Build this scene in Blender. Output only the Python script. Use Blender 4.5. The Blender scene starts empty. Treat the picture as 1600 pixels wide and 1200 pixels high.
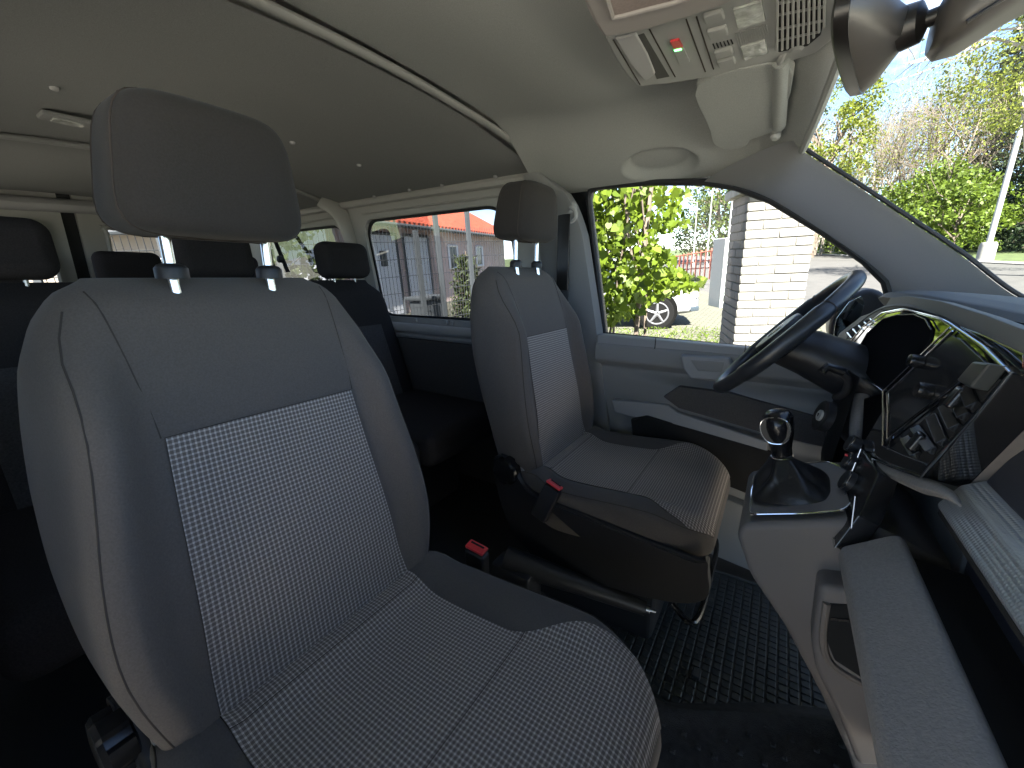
import bpy, bmesh, math, random
import numpy as np
from mathutils import Vector, Matrix
from mathutils.geometry import tessellate_polygon
random.seed(7); rng = np.random.default_rng(7)
D = bpy.data; S = bpy.context.scene; PI = math.pi

# ------------------------------------------------------------------ camera, sky, sun, exposure
# van frame: X forward, Y left, Z up from the cab floor. The van stands on a slight slope (matrix M).
FPX = 636.0
CAM = Vector((0, -.765, 1.05))
def _axes():
    v1 = Vector((-1010, 163, -FPX)).normalized()
    v2 = Vector((428, 168, -FPX)); v2 = (v2 - v2.dot(v1)*v1).normalized()
    F = -v1; L = v2; U = F.cross(L)
    return Matrix((F, L, U))
RC = _axes()
UPV = Vector((-.01819, -.06594, .99766)).normalized()
MR = UPV.rotation_difference(Vector((0, 0, 1))).to_matrix()
M = Matrix.Translation(CAM) @ MR.to_4x4() @ Matrix.Translation(-CAM)
cd = D.cameras.new('camera'); cam = D.objects.new('camera', cd); S.collection.objects.link(cam)
cd.sensor_width = 36; cd.lens = FPX/1600*36; cd.clip_start = .02; cd.clip_end = 900
cam.matrix_world = M @ Matrix.Translation(CAM) @ RC.to_4x4()
S.camera = cam

SUN_EL, SUN_AZ = 50.0, -58.0        # azimuth of the sun measured from +X towards +Y
w = D.worlds.new('World'); S.world = w; w.use_nodes = True
nt = w.node_tree; N = nt.nodes; K = nt.links
bg = N['Background']
sky = N.new('ShaderNodeTexSky'); sky.sky_type = 'NISHITA'; sky.sun_disc = False
sky.sun_elevation = math.radians(SUN_EL); sky.sun_rotation = math.radians(90 - SUN_AZ)
sky.air_density = .65; sky.dust_density = .1; sky.ozone_density = 1.2
tc = N.new('ShaderNodeTexCoord'); mp = N.new('ShaderNodeMapping'); mp.inputs['Scale'].default_value = (1, 1, 2.2)
no = N.new('ShaderNodeTexNoise'); no.inputs['Scale'].default_value = 2.6; no.inputs['Detail'].default_value = 9; no.inputs['Roughness'].default_value = .6
cr = N.new('ShaderNodeValToRGB'); cr.color_ramp.elements[0].position = .54; cr.color_ramp.elements[1].position = .70
mx = N.new('ShaderNodeMix'); mx.data_type = 'RGBA'
K.new(tc.outputs['Generated'], mp.inputs['Vector']); K.new(mp.outputs[0], no.inputs['Vector']); K.new(no.outputs['Fac'], cr.inputs['Fac'])
K.new(cr.outputs['Color'], mx.inputs[0]); K.new(sky.outputs[0], mx.inputs[6]); mx.inputs[7].default_value = (6, 6.2, 6.5, 1)
K.new(mx.outputs[2], bg.inputs['Color']); bg.inputs['Strength'].default_value = .05
sl = D.lights.new('sun', 'SUN'); sl.energy = 5.0; sl.angle = math.radians(.5); sl.color = (1, .95, .87)
so = D.objects.new('sun', sl); S.collection.objects.link(so)
sd = Vector((math.cos(math.radians(SUN_EL))*math.cos(math.radians(SUN_AZ)), math.cos(math.radians(SUN_EL))*math.sin(math.radians(SUN_AZ)), math.sin(math.radians(SUN_EL))))
so.rotation_euler = sd.to_track_quat('Z', 'Y').to_euler()
S.view_settings.view_transform = 'Standard'; S.view_settings.look = 'None'; S.view_settings.gamma = 1
S.view_settings.exposure = 3.4
S.cycles.max_bounces = 12; S.cycles.transparent_max_bounces = 24; S.cycles.diffuse_bounces = 6

# ------------------------------------------------------------------ ray helpers (measuring aids)
def ray(px, py):
    return (RC @ Vector((px-800, 600-py, -FPX))).normalized()
def at(px, py, ax, v):
    r = ray(px, py); i = 'xyz'.index(ax); t = (v-CAM[i])/r[i]
    return CAM + t*r
def on(px, py, p0, n):
    r = ray(px, py); t = (p0-CAM).dot(n)/r.dot(n)
    return CAM + t*r
def atW(px, py, dist):                # world frame point at a horizontal distance
    r = MR @ ray(px, py); h = math.hypot(r.x, r.y)
    return CAM + r*(dist/h)

# ------------------------------------------------------------------ materials
def mat(name, col=(.5, .5, .5), rough=.5, metal=0, spec=.5, noise=None, bump=None, coat=0, sheen=0, island=0, trans=0, emit=None):
    m = D.materials.new(name); m.use_nodes = True
    t = m.node_tree; b = t.nodes['Principled BSDF']
    b.inputs['Base Color'].default_value = (*col, 1); b.inputs['Roughness'].default_value = rough
    b.inputs['Metallic'].default_value = metal; b.inputs['Specular IOR Level'].default_value = spec
    if coat: b.inputs['Coat Weight'].default_value = coat; b.inputs['Coat Roughness'].default_value = .03
    if sheen: b.inputs['Sheen Weight'].default_value = sheen; b.inputs['Sheen Roughness'].default_value = .5
    if emit: b.inputs['Emission Color'].default_value = (*emit[:3], 1); b.inputs['Emission Strength'].default_value = emit[3]
    co = t.nodes.new('ShaderNodeTexCoord')
    if noise:      # (scale, amount)
        n = t.nodes.new('ShaderNodeTexNoise'); n.inputs['Scale'].default_value = noise[0]; n.inputs['Detail'].default_value = 6
        r = t.nodes.new('ShaderNodeValToRGB'); a = noise[1]
        r.color_ramp.elements[0].position = .3; r.color_ramp.elements[1].position = .7
        r.color_ramp.elements[0].color = (*[c*(1-a) for c in col], 1); r.color_ramp.elements[1].color = (*[min(1, c*(1+a)) for c in col], 1)
        t.links.new(co.outputs['Object'], n.inputs['Vector']); t.links.new(n.outputs['Fac'], r.inputs['Fac']); t.links.new(r.outputs['Color'], b.inputs['Base Color'])
    if island:
        g = t.nodes.new('ShaderNodeNewGeometry'); r = t.nodes.new('ShaderNodeValToRGB')
        r.color_ramp.elements[0].color = (*[c*(1-island) for c in col], 1); r.color_ramp.elements[1].color = (min(1, col[0]*(1+island*1.3)), min(1, col[1]*(1+island)), col[2]*(1+island*.4), 1)
        t.links.new(g.outputs['Random Per Island'], r.inputs['Fac']); t.links.new(r.outputs['Color'], b.inputs['Base Color'])
    if bump:       # (scale, strength, distance)
        n = t.nodes.new('ShaderNodeTexNoise'); n.inputs['Scale'].default_value = bump[0]; n.inputs['Detail'].default_value = 3
        u = t.nodes.new('ShaderNodeBump'); u.inputs['Strength'].default_value = bump[1]; u.inputs['Distance'].default_value = bump[2]
        t.links.new(co.outputs['Object'], n.inputs['Vector']); t.links.new(n.outputs['Fac'], u.inputs['Height']); t.links.new(u.outputs['Normal'], b.inputs['Normal'])
    if trans:
        tr = t.nodes.new('ShaderNodeBsdfTranslucent'); mxs = t.nodes.new('ShaderNodeMixShader'); mxs.inputs[0].default_value = trans
        src = b.inputs['Base Color'].links[0].from_socket if b.inputs['Base Color'].links else None
        if src: t.links.new(src, tr.inputs['Color'])
        else: tr.inputs['Color'].default_value = (*col, 1)
        t.links.new(b.outputs[0], mxs.inputs[1]); t.links.new(tr.outputs[0], mxs.inputs[2]); t.links.new(mxs.outputs[0], t.nodes['Material Output'].inputs['Surface'])
    return m
def mathn(t, op, a, b=None, c=None):
    n = t.nodes.new('ShaderNodeMath'); n.operation = op
    for i, v in enumerate((a, b, c)):
        if v is None: continue
        if isinstance(v, (int, float)): n.inputs[i].default_value = v
        else: t.links.new(v, n.inputs[i])
    return n.outputs[0]
def plaid(name, cell=.0068, base=(.165, .137, .12), mid=(.36, .31, .275), hi=(.70, .62, .56), stretch=1.0):
    m = mat(name, base, .85, spec=.25, sheen=.15); t = m.node_tree; b = t.nodes['Principled BSDF']
    uv = t.nodes.new('ShaderNodeUVMap'); sx = t.nodes.new('ShaderNodeSeparateXYZ'); t.links.new(uv.outputs[0], sx.inputs[0])
    wv = t.nodes.new('ShaderNodeTexNoise'); wv.inputs['Scale'].default_value = 90; wv.inputs['Detail'].default_value = 2; t.links.new(uv.outputs[0], wv.inputs['Vector'])
    wob = mathn(t, 'MULTIPLY', mathn(t, 'SUBTRACT', wv.outputs['Fac'], .5), .0012)
    def band(sock, c, wdt):
        f = mathn(t, 'FRACT', mathn(t, 'DIVIDE', mathn(t, 'ADD', sock, wob), c))
        d = mathn(t, 'ABSOLUTE', mathn(t, 'SUBTRACT', f, .5))
        r = t.nodes.new('ShaderNodeMapRange'); t.links.new(d, r.inputs['Value']); r.inputs['From Min'].default_value = wdt-.07; r.inputs['From Max'].default_value = wdt+.07
        r.inputs['To Min'].default_value = 0; r.inputs['To Max'].default_value = 1
        return r.outputs[0]                      # 1 near the cell edge, 0 in the middle
    gx = band(sx.outputs[0], cell, .32); gy = band(sx.outputs[1], cell*stretch, .32)
    both = mathn(t, 'MULTIPLY', gx, gy); one = mathn(t, 'MAXIMUM', gx, gy)
    # thread grain
    tx = mathn(t, 'FRACT', mathn(t, 'DIVIDE', sx.outputs[0], cell/4)); ty = mathn(t, 'FRACT', mathn(t, 'DIVIDE', sx.outputs[1], cell/4))
    th = mathn(t, 'MULTIPLY', mathn(t, 'SUBTRACT', 1, mathn(t, 'MULTIPLY', mathn(t, 'ABSOLUTE', mathn(t, 'SUBTRACT', tx, .5)), 1.3)), mathn(t, 'SUBTRACT', 1, mathn(t, 'MULTIPLY', mathn(t, 'ABSOLUTE', mathn(t, 'SUBTRACT', ty, .5)), 1.3)))
    m1 = t.nodes.new('ShaderNodeMix'); m1.data_type = 'RGBA'; m1.inputs[6].default_value = (*base, 1); m1.inputs[7].default_value = (*mid, 1); t.links.new(one, m1.inputs[0])
    m2 = t.nodes.new('ShaderNodeMix'); m2.data_type = 'RGBA'; t.links.new(m1.outputs[2], m2.inputs[6]); m2.inputs[7].default_value = (*hi, 1); t.links.new(both, m2.inputs[0])
    m3 = t.nodes.new('ShaderNodeMix'); m3.data_type = 'RGBA'; m3.blend_type = 'MULTIPLY'; m3.inputs[0].default_value = .5
    t.links.new(m2.outputs[2], m3.inputs[6]); t.links.new(th, m3.inputs[7]); t.links.new(m3.outputs[2], b.inputs['Base Color'])
    u = t.nodes.new('ShaderNodeBump'); u.inputs['Strength'].default_value = .5; u.inputs['Distance'].default_value = .0008
    t.links.new(mathn(t, 'ADD', one, both), u.inputs['Height']); t.links.new(u.outputs[0], b.inputs['Normal'])
    return m
def glassm(name, tint=(1, 1, 1), rough=0):
    m = D.materials.new(name); m.use_nodes = True; t = m.node_tree; t.nodes.clear()
    o = t.nodes.new('ShaderNodeOutputMaterial'); tr = t.nodes.new('ShaderNodeBsdfTransparent'); tr.inputs[0].default_value = (*tint, 1)
    g = t.nodes.new('ShaderNodeBsdfGlossy'); g.inputs['Roughness'].default_value = .01
    fr = t.nodes.new('ShaderNodeFresnel'); fr.inputs[0].default_value = 1.45; mx = t.nodes.new('ShaderNodeMixShader')
    t.links.new(mathn(t, 'MULTIPLY', fr.outputs[0], .5), mx.inputs[0]); t.links.new(tr.outputs[0], mx.inputs[1]); t.links.new(g.outputs[0], mx.inputs[2]); t.links.new(mx.outputs[0], o.inputs[0])
    return m
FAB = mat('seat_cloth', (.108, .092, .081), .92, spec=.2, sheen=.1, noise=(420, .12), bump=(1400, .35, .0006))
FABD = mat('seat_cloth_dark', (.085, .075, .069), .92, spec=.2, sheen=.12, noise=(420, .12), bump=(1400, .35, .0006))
FABH = mat('headrest_cloth', (.036, .032, .029), .92, spec=.2, sheen=.08, noise=(420, .12), bump=(1400, .35, .0006))
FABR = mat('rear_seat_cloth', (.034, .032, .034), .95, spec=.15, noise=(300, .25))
SEAM = mat('seam_thread', (.062, .052, .046), 1.0, spec=.05)
PLAID = plaid('plaid_cloth')
PLAIDR = mat('rear_panel_cloth', (.065, .064, .07), .9, noise=(200, .3))
BLK = mat('black_plastic', (.02, .02, .022), .42, spec=.4, bump=(700, .25, .0004))
BLKS = mat('black_smooth_plastic', (.01, .01, .011), .25, spec=.5)
GLOSS = mat('gloss_black_panel', (.010, .010, .011), .05, spec=.7, coat=1)
SCREEN = mat('screen_glass', (.008, .009, .011), .5, spec=0)
INFO = mat('infotainment_glass', (.02, .021, .023), .12, spec=.6)
CHR = mat('chrome', (.75, .75, .74), .13, metal=1)
STEEL = mat('steel', (.6, .6, .6), .25, metal=1)
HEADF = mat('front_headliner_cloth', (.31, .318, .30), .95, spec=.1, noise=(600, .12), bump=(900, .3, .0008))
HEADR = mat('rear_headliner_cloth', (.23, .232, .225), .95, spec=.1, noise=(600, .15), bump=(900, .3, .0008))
TRIM = mat('grey_pillar_trim', (.37, .368, .36), .7, spec=.3, noise=(500, .04), bump=(900, .2, .0004))
BOW = mat('roof_bow_trim', (.27, .27, .26), .6, spec=.3)
PAINT = mat('interior_body_paint', (.40, .39, .365), .35, spec=.5)
DOORG = mat('door_panel_grey', (.23, .226, .222), .62, spec=.35, bump=(600, .3, .0005))
DOORL = mat('door_panel_light_grey', (.27, .27, .272), .5, spec=.4, bump=(600, .2, .0004))
DOORD = mat('door_cloth_dark', (.065, .06, .057), .9, noise=(300, .2))
KNEE = mat('knee_panel_black', (.035, .035, .036), .5, spec=.35, bump=(500, .4, .0006))
DASHB = mat('dash_soft_black', (.115, .12, .118), .6, spec=.35, bump=(500, .4, .0006))
DASHG = mat('dash_grain_grey', (.21, .196, .186), .58, spec=.35, noise=(240, .1), bump=(330, .8, .0012))
DASHF = mat('dash_face_blue_grey', (.035, .038, .048), .6, spec=.3, bump=(500, .4, .0006))
TAN = mat('dash_return_taupe', (.17, .145, .125), .5, spec=.3, noise=(60, .06))
CONS = mat('console_taupe', (.155, .14, .132), .55, spec=.3, bump=(500, .35, .0006))
LEA = mat('boot_leather', (.014, .014, .015), .38, spec=.5, bump=(260, .4, .0008))
WHL = mat('wheel_leather', (.02, .022, .026), .36, spec=.5, bump=(500, .3, .0004))
RUB = mat('rubber_mat', (.052, .058, .058), .38, spec=.5, bump=(200, .3, .0006))
CARP = mat('cab_carpet', (.045, .044, .044), .8, spec=.25, noise=(60, .25), bump=(420, .9, .002))
FLOORM = mat('floor_covering', (.05, .05, .05), .8)
RED = mat('red_plastic', (.62, .04, .045), .35, spec=.5)
GREEN = mat('green_lamp', (.1, .6, .1), .4, emit=(.1, 1, .15, 1.0))
LENS = mat('lamp_lens', (.36, .37, .34), .2, spec=.6, noise=(55, .35), bump=(45, .8, .003))
OHC = mat('overhead_plastic', (.31, .312, .295), .55, spec=.3, bump=(700, .15, .0003))
OHB = mat('overhead_bezel', (.31, .285, .27), .6, spec=.3, bump=(700, .15, .0003))
DARKH = mat('dark_void', (.006, .006, .006), .9)
MIRB = mat('mirror_back_plastic', (.07, .062, .055), .38, spec=.5)
MIRD = mat('mirror_dark_plastic', (.015, .013, .012), .35, spec=.5)
MIRG = mat('mirror_glass', (.8, .82, .84), .02, metal=1)
BELT = mat('belt_webbing', (.06, .06, .062), .8, noise=(300, .3))
GLASS = glassm('window_glass', (.97, .99, .98)); TINT = glassm('tinted_glass', (.45, .46, .47)); WIND = glassm('windshield_glass', (.93, .97, .95))
RUBS = mat('window_seal', (.012, .012, .014), .6)
m = mat('textured_strip', (.42, .45, .48), .32, metal=.55); STRIP = m
t = m.node_tree; co = t.nodes.new('ShaderNodeTexCoord'); vo = t.nodes.new('ShaderNodeTexVoronoi'); vo.inputs['Scale'].default_value = 210; vo.feature = 'F1'; vo.inputs['Randomness'].default_value = 0
u = t.nodes.new('ShaderNodeBump'); u.inputs['Strength'].default_value = 1; u.inputs['Distance'].default_value = .0014; u.invert = True
t.links.new(co.outputs['Object'], vo.inputs['Vector']); t.links.new(vo.outputs['Distance'], u.inputs['Height']); t.links.new(u.outputs[0], t.nodes['Principled BSDF'].inputs['Normal'])

# ------------------------------------------------------------------ object helpers
VAN = []; C = S.collection
def thing(name, label, cat, loc=(0, 0, 0), group=None, van=True, rotz=0):
    o = D.objects.new(name, None); C.objects.link(o); o.location = loc; o.rotation_euler = (0, 0, rotz); o.empty_display_size = .1
    o['label'] = label; o['category'] = cat
    if group: o['group'] = group
    if van: VAN.append(o)
    return o
def tag(o, label, cat, group=None, van=True):
    o['label'] = label; o['category'] = cat
    if group: o['group'] = group
    if van: VAN.append(o)
    return o
def obj(name, bm, m, parent=None, smooth=True, local=False, ang=40):
    me = D.meshes.new(name)
    bm.normal_update(); bm.to_mesh(me); bm.free()
    o = D.objects.new(name, me); C.objects.link(o); me.materials.append(m)
    if smooth:
        me.polygons.foreach_set('use_smooth', [True]*len(me.polygons))
        me.set_sharp_from_angle(angle=math.radians(ang))
        if len(me.polygons) < 2500:
            wn = o.modifiers.new('flat_faces', 'WEIGHTED_NORMAL'); wn.keep_sharp = True; wn.weight = 100
    if parent is not None:
        o.parent = parent
        if not local:
            top = parent
            off = Vector(parent.location)
            while top.parent: top = top.parent; off += Vector(top.location)
            o.location = -off
    return o
def NB(): return bmesh.new()
def box(bm, c, s, rot=None, bev=0, seg=2):
    t = bmesh.new(); bmesh.ops.create_cube(t, size=1)
    bmesh.ops.scale(t, vec=Vector(s), verts=t.verts)
    if bev: bmesh.ops.bevel(t, geom=t.edges[:], offset=bev, segments=seg, profile=.5, affect='EDGES', clamp_overlap=True)
    if rot is not None: bmesh.ops.transform(t, matrix=rot.to_4x4(), verts=t.verts)
    bmesh.ops.translate(t, vec=Vector(c), verts=t.verts); merge(bm, t); return bm
def merge(bm, t):
    me = D.meshes.new('tmp'); t.to_mesh(me); t.free(); bm.from_mesh(me); D.meshes.remove(me)
def prism(bm, poly, d, bev=0, seg=2):
    """solid between polygon poly (3D, coplanar) and poly+d, bevelled"""
    t = bmesh.new(); d = Vector(d)
    a = [t.verts.new(Vector(p)) for p in poly]; b = [t.verts.new(Vector(p)+d) for p in poly]
    n = len(poly)
    t.faces.new(a); t.faces.new(b[::-1])
    for i in range(n): t.faces.new((a[i], b[i], b[(i+1) % n], a[(i+1) % n]))
    bmesh.ops.recalc_face_normals(t, faces=t.faces)
    if bev: bmesh.ops.bevel(t, geom=t.edges[:], offset=bev, segments=seg, profile=.5, affect='EDGES', clamp_overlap=True)
    merge(bm, t); return bm
def holed(bm, outer, holes, d):
    """solid plate with holes; loops 3D coplanar"""
    loops = [[Vector(p) for p in outer]]+[[Vector(p) for p in h] for h in holes]
    tris = tessellate_polygon(loops); flat = [p for l in loops for p in l]; d = Vector(d)
    a = [bm.verts.new(p) for p in flat]; b = [bm.verts.new(p+d) for p in flat]
    for t in tris:
        try: bm.faces.new([a[i] for i in t]); bm.faces.new([b[i] for i in t][::-1])
        except ValueError: pass
    k = 0
    for l in loops:
        n = len(l)
        for i in range(n):
            bm.faces.new((a[k+i], b[k+i], b[k+(i+1) % n], a[k+(i+1) % n]))
        k += n
    bmesh.ops.recalc_face_normals(bm, faces=bm.faces); return bm
def spline(pts, n=8, closed=False):
    P = [Vector(p) for p in pts]; out = []; L = len(P)
    rngi = range(L) if closed else range(L-1)
    for i in rngi:
        p0 = P[(i-1) % L] if (closed or i > 0) else P[i]; p1 = P[i]; p2 = P[(i+1) % L]; p3 = P[(i+2) % L] if (closed or i+2 < L) else P[(i+1) % L]
        for k in range(n):
            t = k/n
            out.append(.5*((2*p1)+(-p0+p2)*t+(2*p0-5*p1+4*p2-p3)*t*t+(-p0+3*p1-3*p2+p3)*t**3))
    if not closed: out.append(P[-1])
    return out
def tube(bm, pts, r, seg=8, closed=False, flat=1.0, caps=True):
    """tube along pts; r scalar or list"""
    P = [Vector(p) for p in pts]; n = len(P); rs = r if isinstance(r, (list, tuple)) else [r]*n
    rings = []; up = Vector((0, 0, 1)); prev = None
    for i in range(n):
        if closed: tg = (P[(i+1) % n]-P[i-1])
        else: tg = P[min(i+1, n-1)]-P[max(i-1, 0)]
        if tg.length < 1e-9: tg = Vector((0, 0, 1))
        tg.normalize()
        if prev is None:
            a = tg.cross(up); 
            if a.length < .05: a = tg.cross(Vector((1, 0, 0)))
        else: a = prev - tg*prev.dot(tg)
        a.normalize(); prev = a; b = tg.cross(a)
        rings.append([bm.verts.new(P[i]+rs[i]*(math.cos(2*PI*k/seg)*a+flat*math.sin(2*PI*k/seg)*b)) for k in range(seg)])
    m = n if closed else n-1
    for i in range(m):
        A = rings[i]; B = rings[(i+1) % n]
        for k in range(seg): bm.faces.new((A[k], A[(k+1) % seg], B[(k+1) % seg], B[k]))
    if not closed and caps: bm.faces.new(rings[0][::-1]); bm.faces.new(rings[-1])
    return bm
def lathe(bm, prof, c, axis, seg=24):
    """prof: list of (r, h) along axis"""
    ax = Vector(axis).normalized(); a = ax.cross(Vector((0, 0, 1)))
    if a.length < .05: a = ax.cross(Vector((1, 0, 0)))
    a.normalize(); b = ax.cross(a); c = Vector(c); rings = []
    for r, h in prof:
        rings.append([bm.verts.new(c+ax*h+r*(math.cos(2*PI*k/seg)*a+math.sin(2*PI*k/seg)*b)) for k in range(seg)])
    for A, B in zip(rings, rings[1:]):
        for k in range(seg): bm.faces.new((A[k], A[(k+1) % seg], B[(k+1) % seg], B[k]))
    bm.faces.new(rings[0][::-1]); bm.faces.new(rings[-1]); bmesh.ops.recalc_face_normals(bm, faces=bm.faces); return bm
def grid(bm, F, nu, nv, uvf=None, close_u=False):
    vs = [[bm.verts.new(F(i/nu if close_u else i/(nu-1), j/(nv-1))) for i in range(nu)] for j in range(nv)]
    uvl = bm.loops.layers.uv.new('UVMap') if uvf else None
    for j in range(nv-1):
        for i in range(nu if close_u else nu-1):
            i2 = (i+1) % nu
            f = bm.faces.new((vs[j][i], vs[j][i2], vs[j+1][i2], vs[j+1][i]))
            if uvf:
                for l, (a, b) in zip(f.loops, ((i, j), (i+1, j), (i+1, j+1), (i, j+1))): l[uvl].uv = uvf(a/(nu-1), b/(nv-1))
    return vs
def sm(a, b, x):
    x = min(1, max(0, (x-a)/(b-a))); return x*x*(3-2*x)
def interp(x, xs, ys): return float(np.interp(x, xs, ys))
def smint(x, xs, ys):
    if x <= xs[0]: return ys[0]
    for i in range(len(xs)-1):
        if x <= xs[i+1]:
            # catmull
            t = (x-xs[i])/(xs[i+1]-xs[i]); p0 = ys[max(i-1, 0)]; p1 = ys[i]; p2 = ys[i+1]; p3 = ys[min(i+2, len(ys)-1)]
            return .5*((2*p1)+(-p0+p2)*t+(2*p0-5*p1+4*p2-p3)*t*t+(-p0+3*p1-3*p2+p3)*t**3)
    return ys[-1]

# ================================================================== THE VAN BODY
van = thing('van_body', 'grey van cab and rear cabin shell with headliners, pillars and windows', 'van interior', (-1.2, 0, 0))
YB, YT = .84, .765                       # wall at belt / at window top (tumblehome)
def wy(z): return YB if z < .85 else YB-(YB-YT)*min(1.3, (z-.85)/.5)
def wall(pts): return [(x, wy(z), z) for x, z in pts]
# --- floor
bm = NB(); box(bm, (-1.2, 0, -.03), (4.3, 1.72, .05)); obj('floor', bm, FLOORM, van)
# --- headliners
def zc(x): return 1.50-.05*sm(-.15, .06, x)
def Hf(u, v):
    y = -.80+1.6*v; a = abs(y); xe = interp(a, [0, .26, .45, .62, .80], [.045, .034, .016, -.002, -.02]); x = -.85+(.85+xe)*u
    z0 = zc(x)+.052*(1-(y/.8)**2)*sm(-.45, -.85, x); ze = 1.362
    z = z0-(z0-ze)*(sm(.42, .82, a)**1.1*(1-sm(-.12, .03, x))+sm(.25, .72, a)*sm(-.12, .03, x))
    if y > 0:       # grab recess over the door
        d = ((x+.39)/.115)**2+((y-.705)/.07)**2
        z += .03*(1-sm(.55, 1.15, d))
    # door-top corner falls into the pillar
    z -= .03*sm(-.12, .04, x)*sm(.5, .75, a)
    return Vector((x, y*(1-.012*sm(-.2, 0, x)), z))
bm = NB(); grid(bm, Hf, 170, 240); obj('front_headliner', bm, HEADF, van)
def Hr(u, v):
    x = -3.3+2.44*u; y = -.74+1.48*v; return Vector((x, y, 1.52-.07*abs(y/.7)**2.2-.03*sm(-2.2, -3.3, x)))
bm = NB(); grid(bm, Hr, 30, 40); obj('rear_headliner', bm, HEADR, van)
# --- roof skin over everything so no light leaks in
def Rf(u, v):
    x = -3.42+3.37*u; y = -.86+1.72*v; return Vector((x, y, 1.60-.16*sm(.55, .87, abs(y))-.13*sm(-.3, .1, x)))
bm = NB(); grid(bm, Rf, 30, 30); obj('roof_skin', bm, PAINT, van)
# --- bows
def bowpts(x, zs):
    ys = [-.80, -.72, -.56, -.31, 0, .3, .56, .72, .79, .80]
    return spline([(x-(.02 if abs(y) > .7 else 0), y, z) for y, z in zip(ys, zs)], 6)
bm = NB(); tube(bm, bowpts(-.86, [1.38, 1.455, 1.505, 1.527, 1.537, 1.527, 1.505, 1.465, 1.40, 1.38]), .016, 12, flat=.62); obj('roof_bow', bm, BOW, van)
bm = NB(); tube(bm, bowpts(-2.13, [1.33, 1.41, 1.47, 1.497, 1.507, 1.497, 1.47, 1.42, 1.35, 1.2]), .012, 10, flat=.8); obj('roof_bow', bm, BOW, van)
# --- headliner clips
for (px, py) in ((85, 139), (457, 224), (561, 259), (640, 298), (691, 290), (774, 277), (585, 308)):
    r = ray(px, py); p = None
    for k in range(1, 900):
        q = CAM+r*(k*.005)
        if q.z > 1.515-.07*abs(q.y/.7)**2.2-.03*sm(-2.2, -3.3, q.x): p = q; break
    if p is not None and abs(p.y) < .76:
        bm = NB(); lathe(bm, [(.001, -.004), (.007, -.003), (.009, 0), (.009, .006)], p, (0, 0, 1), 12); obj('headliner_clip', bm, TRIM, van)
# --- rear cabin dome lamp
p = at(105, 187, 'z', 1.49)
bm = NB(); box(bm, p, (.07, .11, .014), bev=.006); dl = obj('dome_lamp', bm, HEADR, van)
bm = NB(); box(bm, p+Vector((0, 0, -.006)), (.04, .065, .008), bev=.003); obj('lens', bm, LENS, dl)
# --- left side body behind the driver's door: painted frame with two windows
W1 = [(-1.955, .85), (-1.96, 1.30), (-1.915, 1.352), (-1.10, 1.352), (-1.02, 1.31), (-.99, .90), (-1.02, .842), (-1.9, .835)]
W2 = [(-3.05, .85), (-3.05, 1.30), (-3.0, 1.345), (-2.20, 1.345), (-2.15, 1.30), (-2.13, .88), (-2.16, .84), (-3.0, .84)]
def roundpoly(p, r=.04, n=4):
    out = []; L = len(p)
    for i in range(L):
        a = Vector(p[i-1]); b = Vector(p[i]); c = Vector(p[(i+1) % L])
        d1 = (a-b); d2 = (c-b); rr = min(r, d1.length*.45, d2.length*.45); s = b+d1.normalized()*rr; e = b+d2.normalized()*rr
        for k in range(n+1):
            t = k/n; out.append(tuple((1-t)**2*s+2*t*(1-t)*b+t*t*e))
    return out
W1 = roundpoly(W1, .05); W2 = roundpoly(W2, .05)
for sgn in (1, -1):
    bm = NB()
    outer = [(-3.35, .0), (-3.35, 1.43), (-2.5, 1.45), (-1.6, 1.45), (-.85, 1.45), (-.85, .0)]
    pl = lambda P: [(x, sgn*wy(z), z) for x, z in P]
    holed(bm, pl(outer), [pl(W1), pl(W2)], (0, sgn*.035, 0)); obj('side_wall', bm, PAINT, van, ang=25)
    for Wn in (W1, W2):
        bm = NB()
        cx_ = sum(p[0] for p in Wn)/len(Wn); cz_ = sum(p[1] for p in Wn)/len(Wn)
        def shr(P, d): return [(x+(d if x < cx_ else -d)*min(1, abs(x-cx_)/.3), z+(d if z < cz_ else -d)*min(1, abs(z-cz_)/.2)) for x, z in P]
        inn = [(x, sgn*(wy(z)+.02), z) for x, z in shr(Wn, .012)]
        out = [(x, sgn*(wy(z)+.02), z) for x, z in shr(Wn, -.01)]
        holed(bm, out, [inn], (0, sgn*.006, 0)); ws = obj('window_seal', bm, RUBS, van, smooth=False)
        bm = NB(); vs = [bm.verts.new((x, sgn*(wy(z)+.024), z)) for x, z in Wn]; bm.faces.new(vs); obj('window', bm, TINT, van, smooth=False)
# raised mullion pillar between the two windows, ribs and ledge
bm = NB(); tube(bm, spline([(-2.05, .815, .55), (-2.05, .81, .85), (-2.055, .77, 1.2), (-2.075, .72, 1.38), (-2.12, .64, 1.455)], 8), [.05]*33, 10, flat=.35); obj('c_pillar', bm, PAINT, van)
bm = NB(); tube(bm, [(-3.2, .735, 1.425), (-2.5, .74, 1.432), (-1.5, .742, 1.435), (-.88, .742, 1.43)], .022, 8); obj('roof_rail', bm, PAINT, van)
bm = NB(); tube(bm, [(-3.2, .765, 1.375), (-2.15, .765, 1.378)], .012, 8, flat=.6); tube(bm, [(-1.95, .765, 1.382), (-.88, .765, 1.382)], .012, 8, flat=.6); obj('rail_rib', bm, PAINT, van)
bm = NB(); tube(bm, [(-3.2, .805, .785), (-2.0, .805, .785), (-.85, .805, .785)], .028, 12, flat=.9); tube(bm, [(-3.2, .805, .745), (-.85, .805, .745)], .008, 6); obj('window_ledge', bm, PAINT, van)
bm = NB(); box(bm, (-2.1, .80, .37), (2.4, .03, .72), bev=.01); obj('side_lining', bm, DOORD, van)
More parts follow.
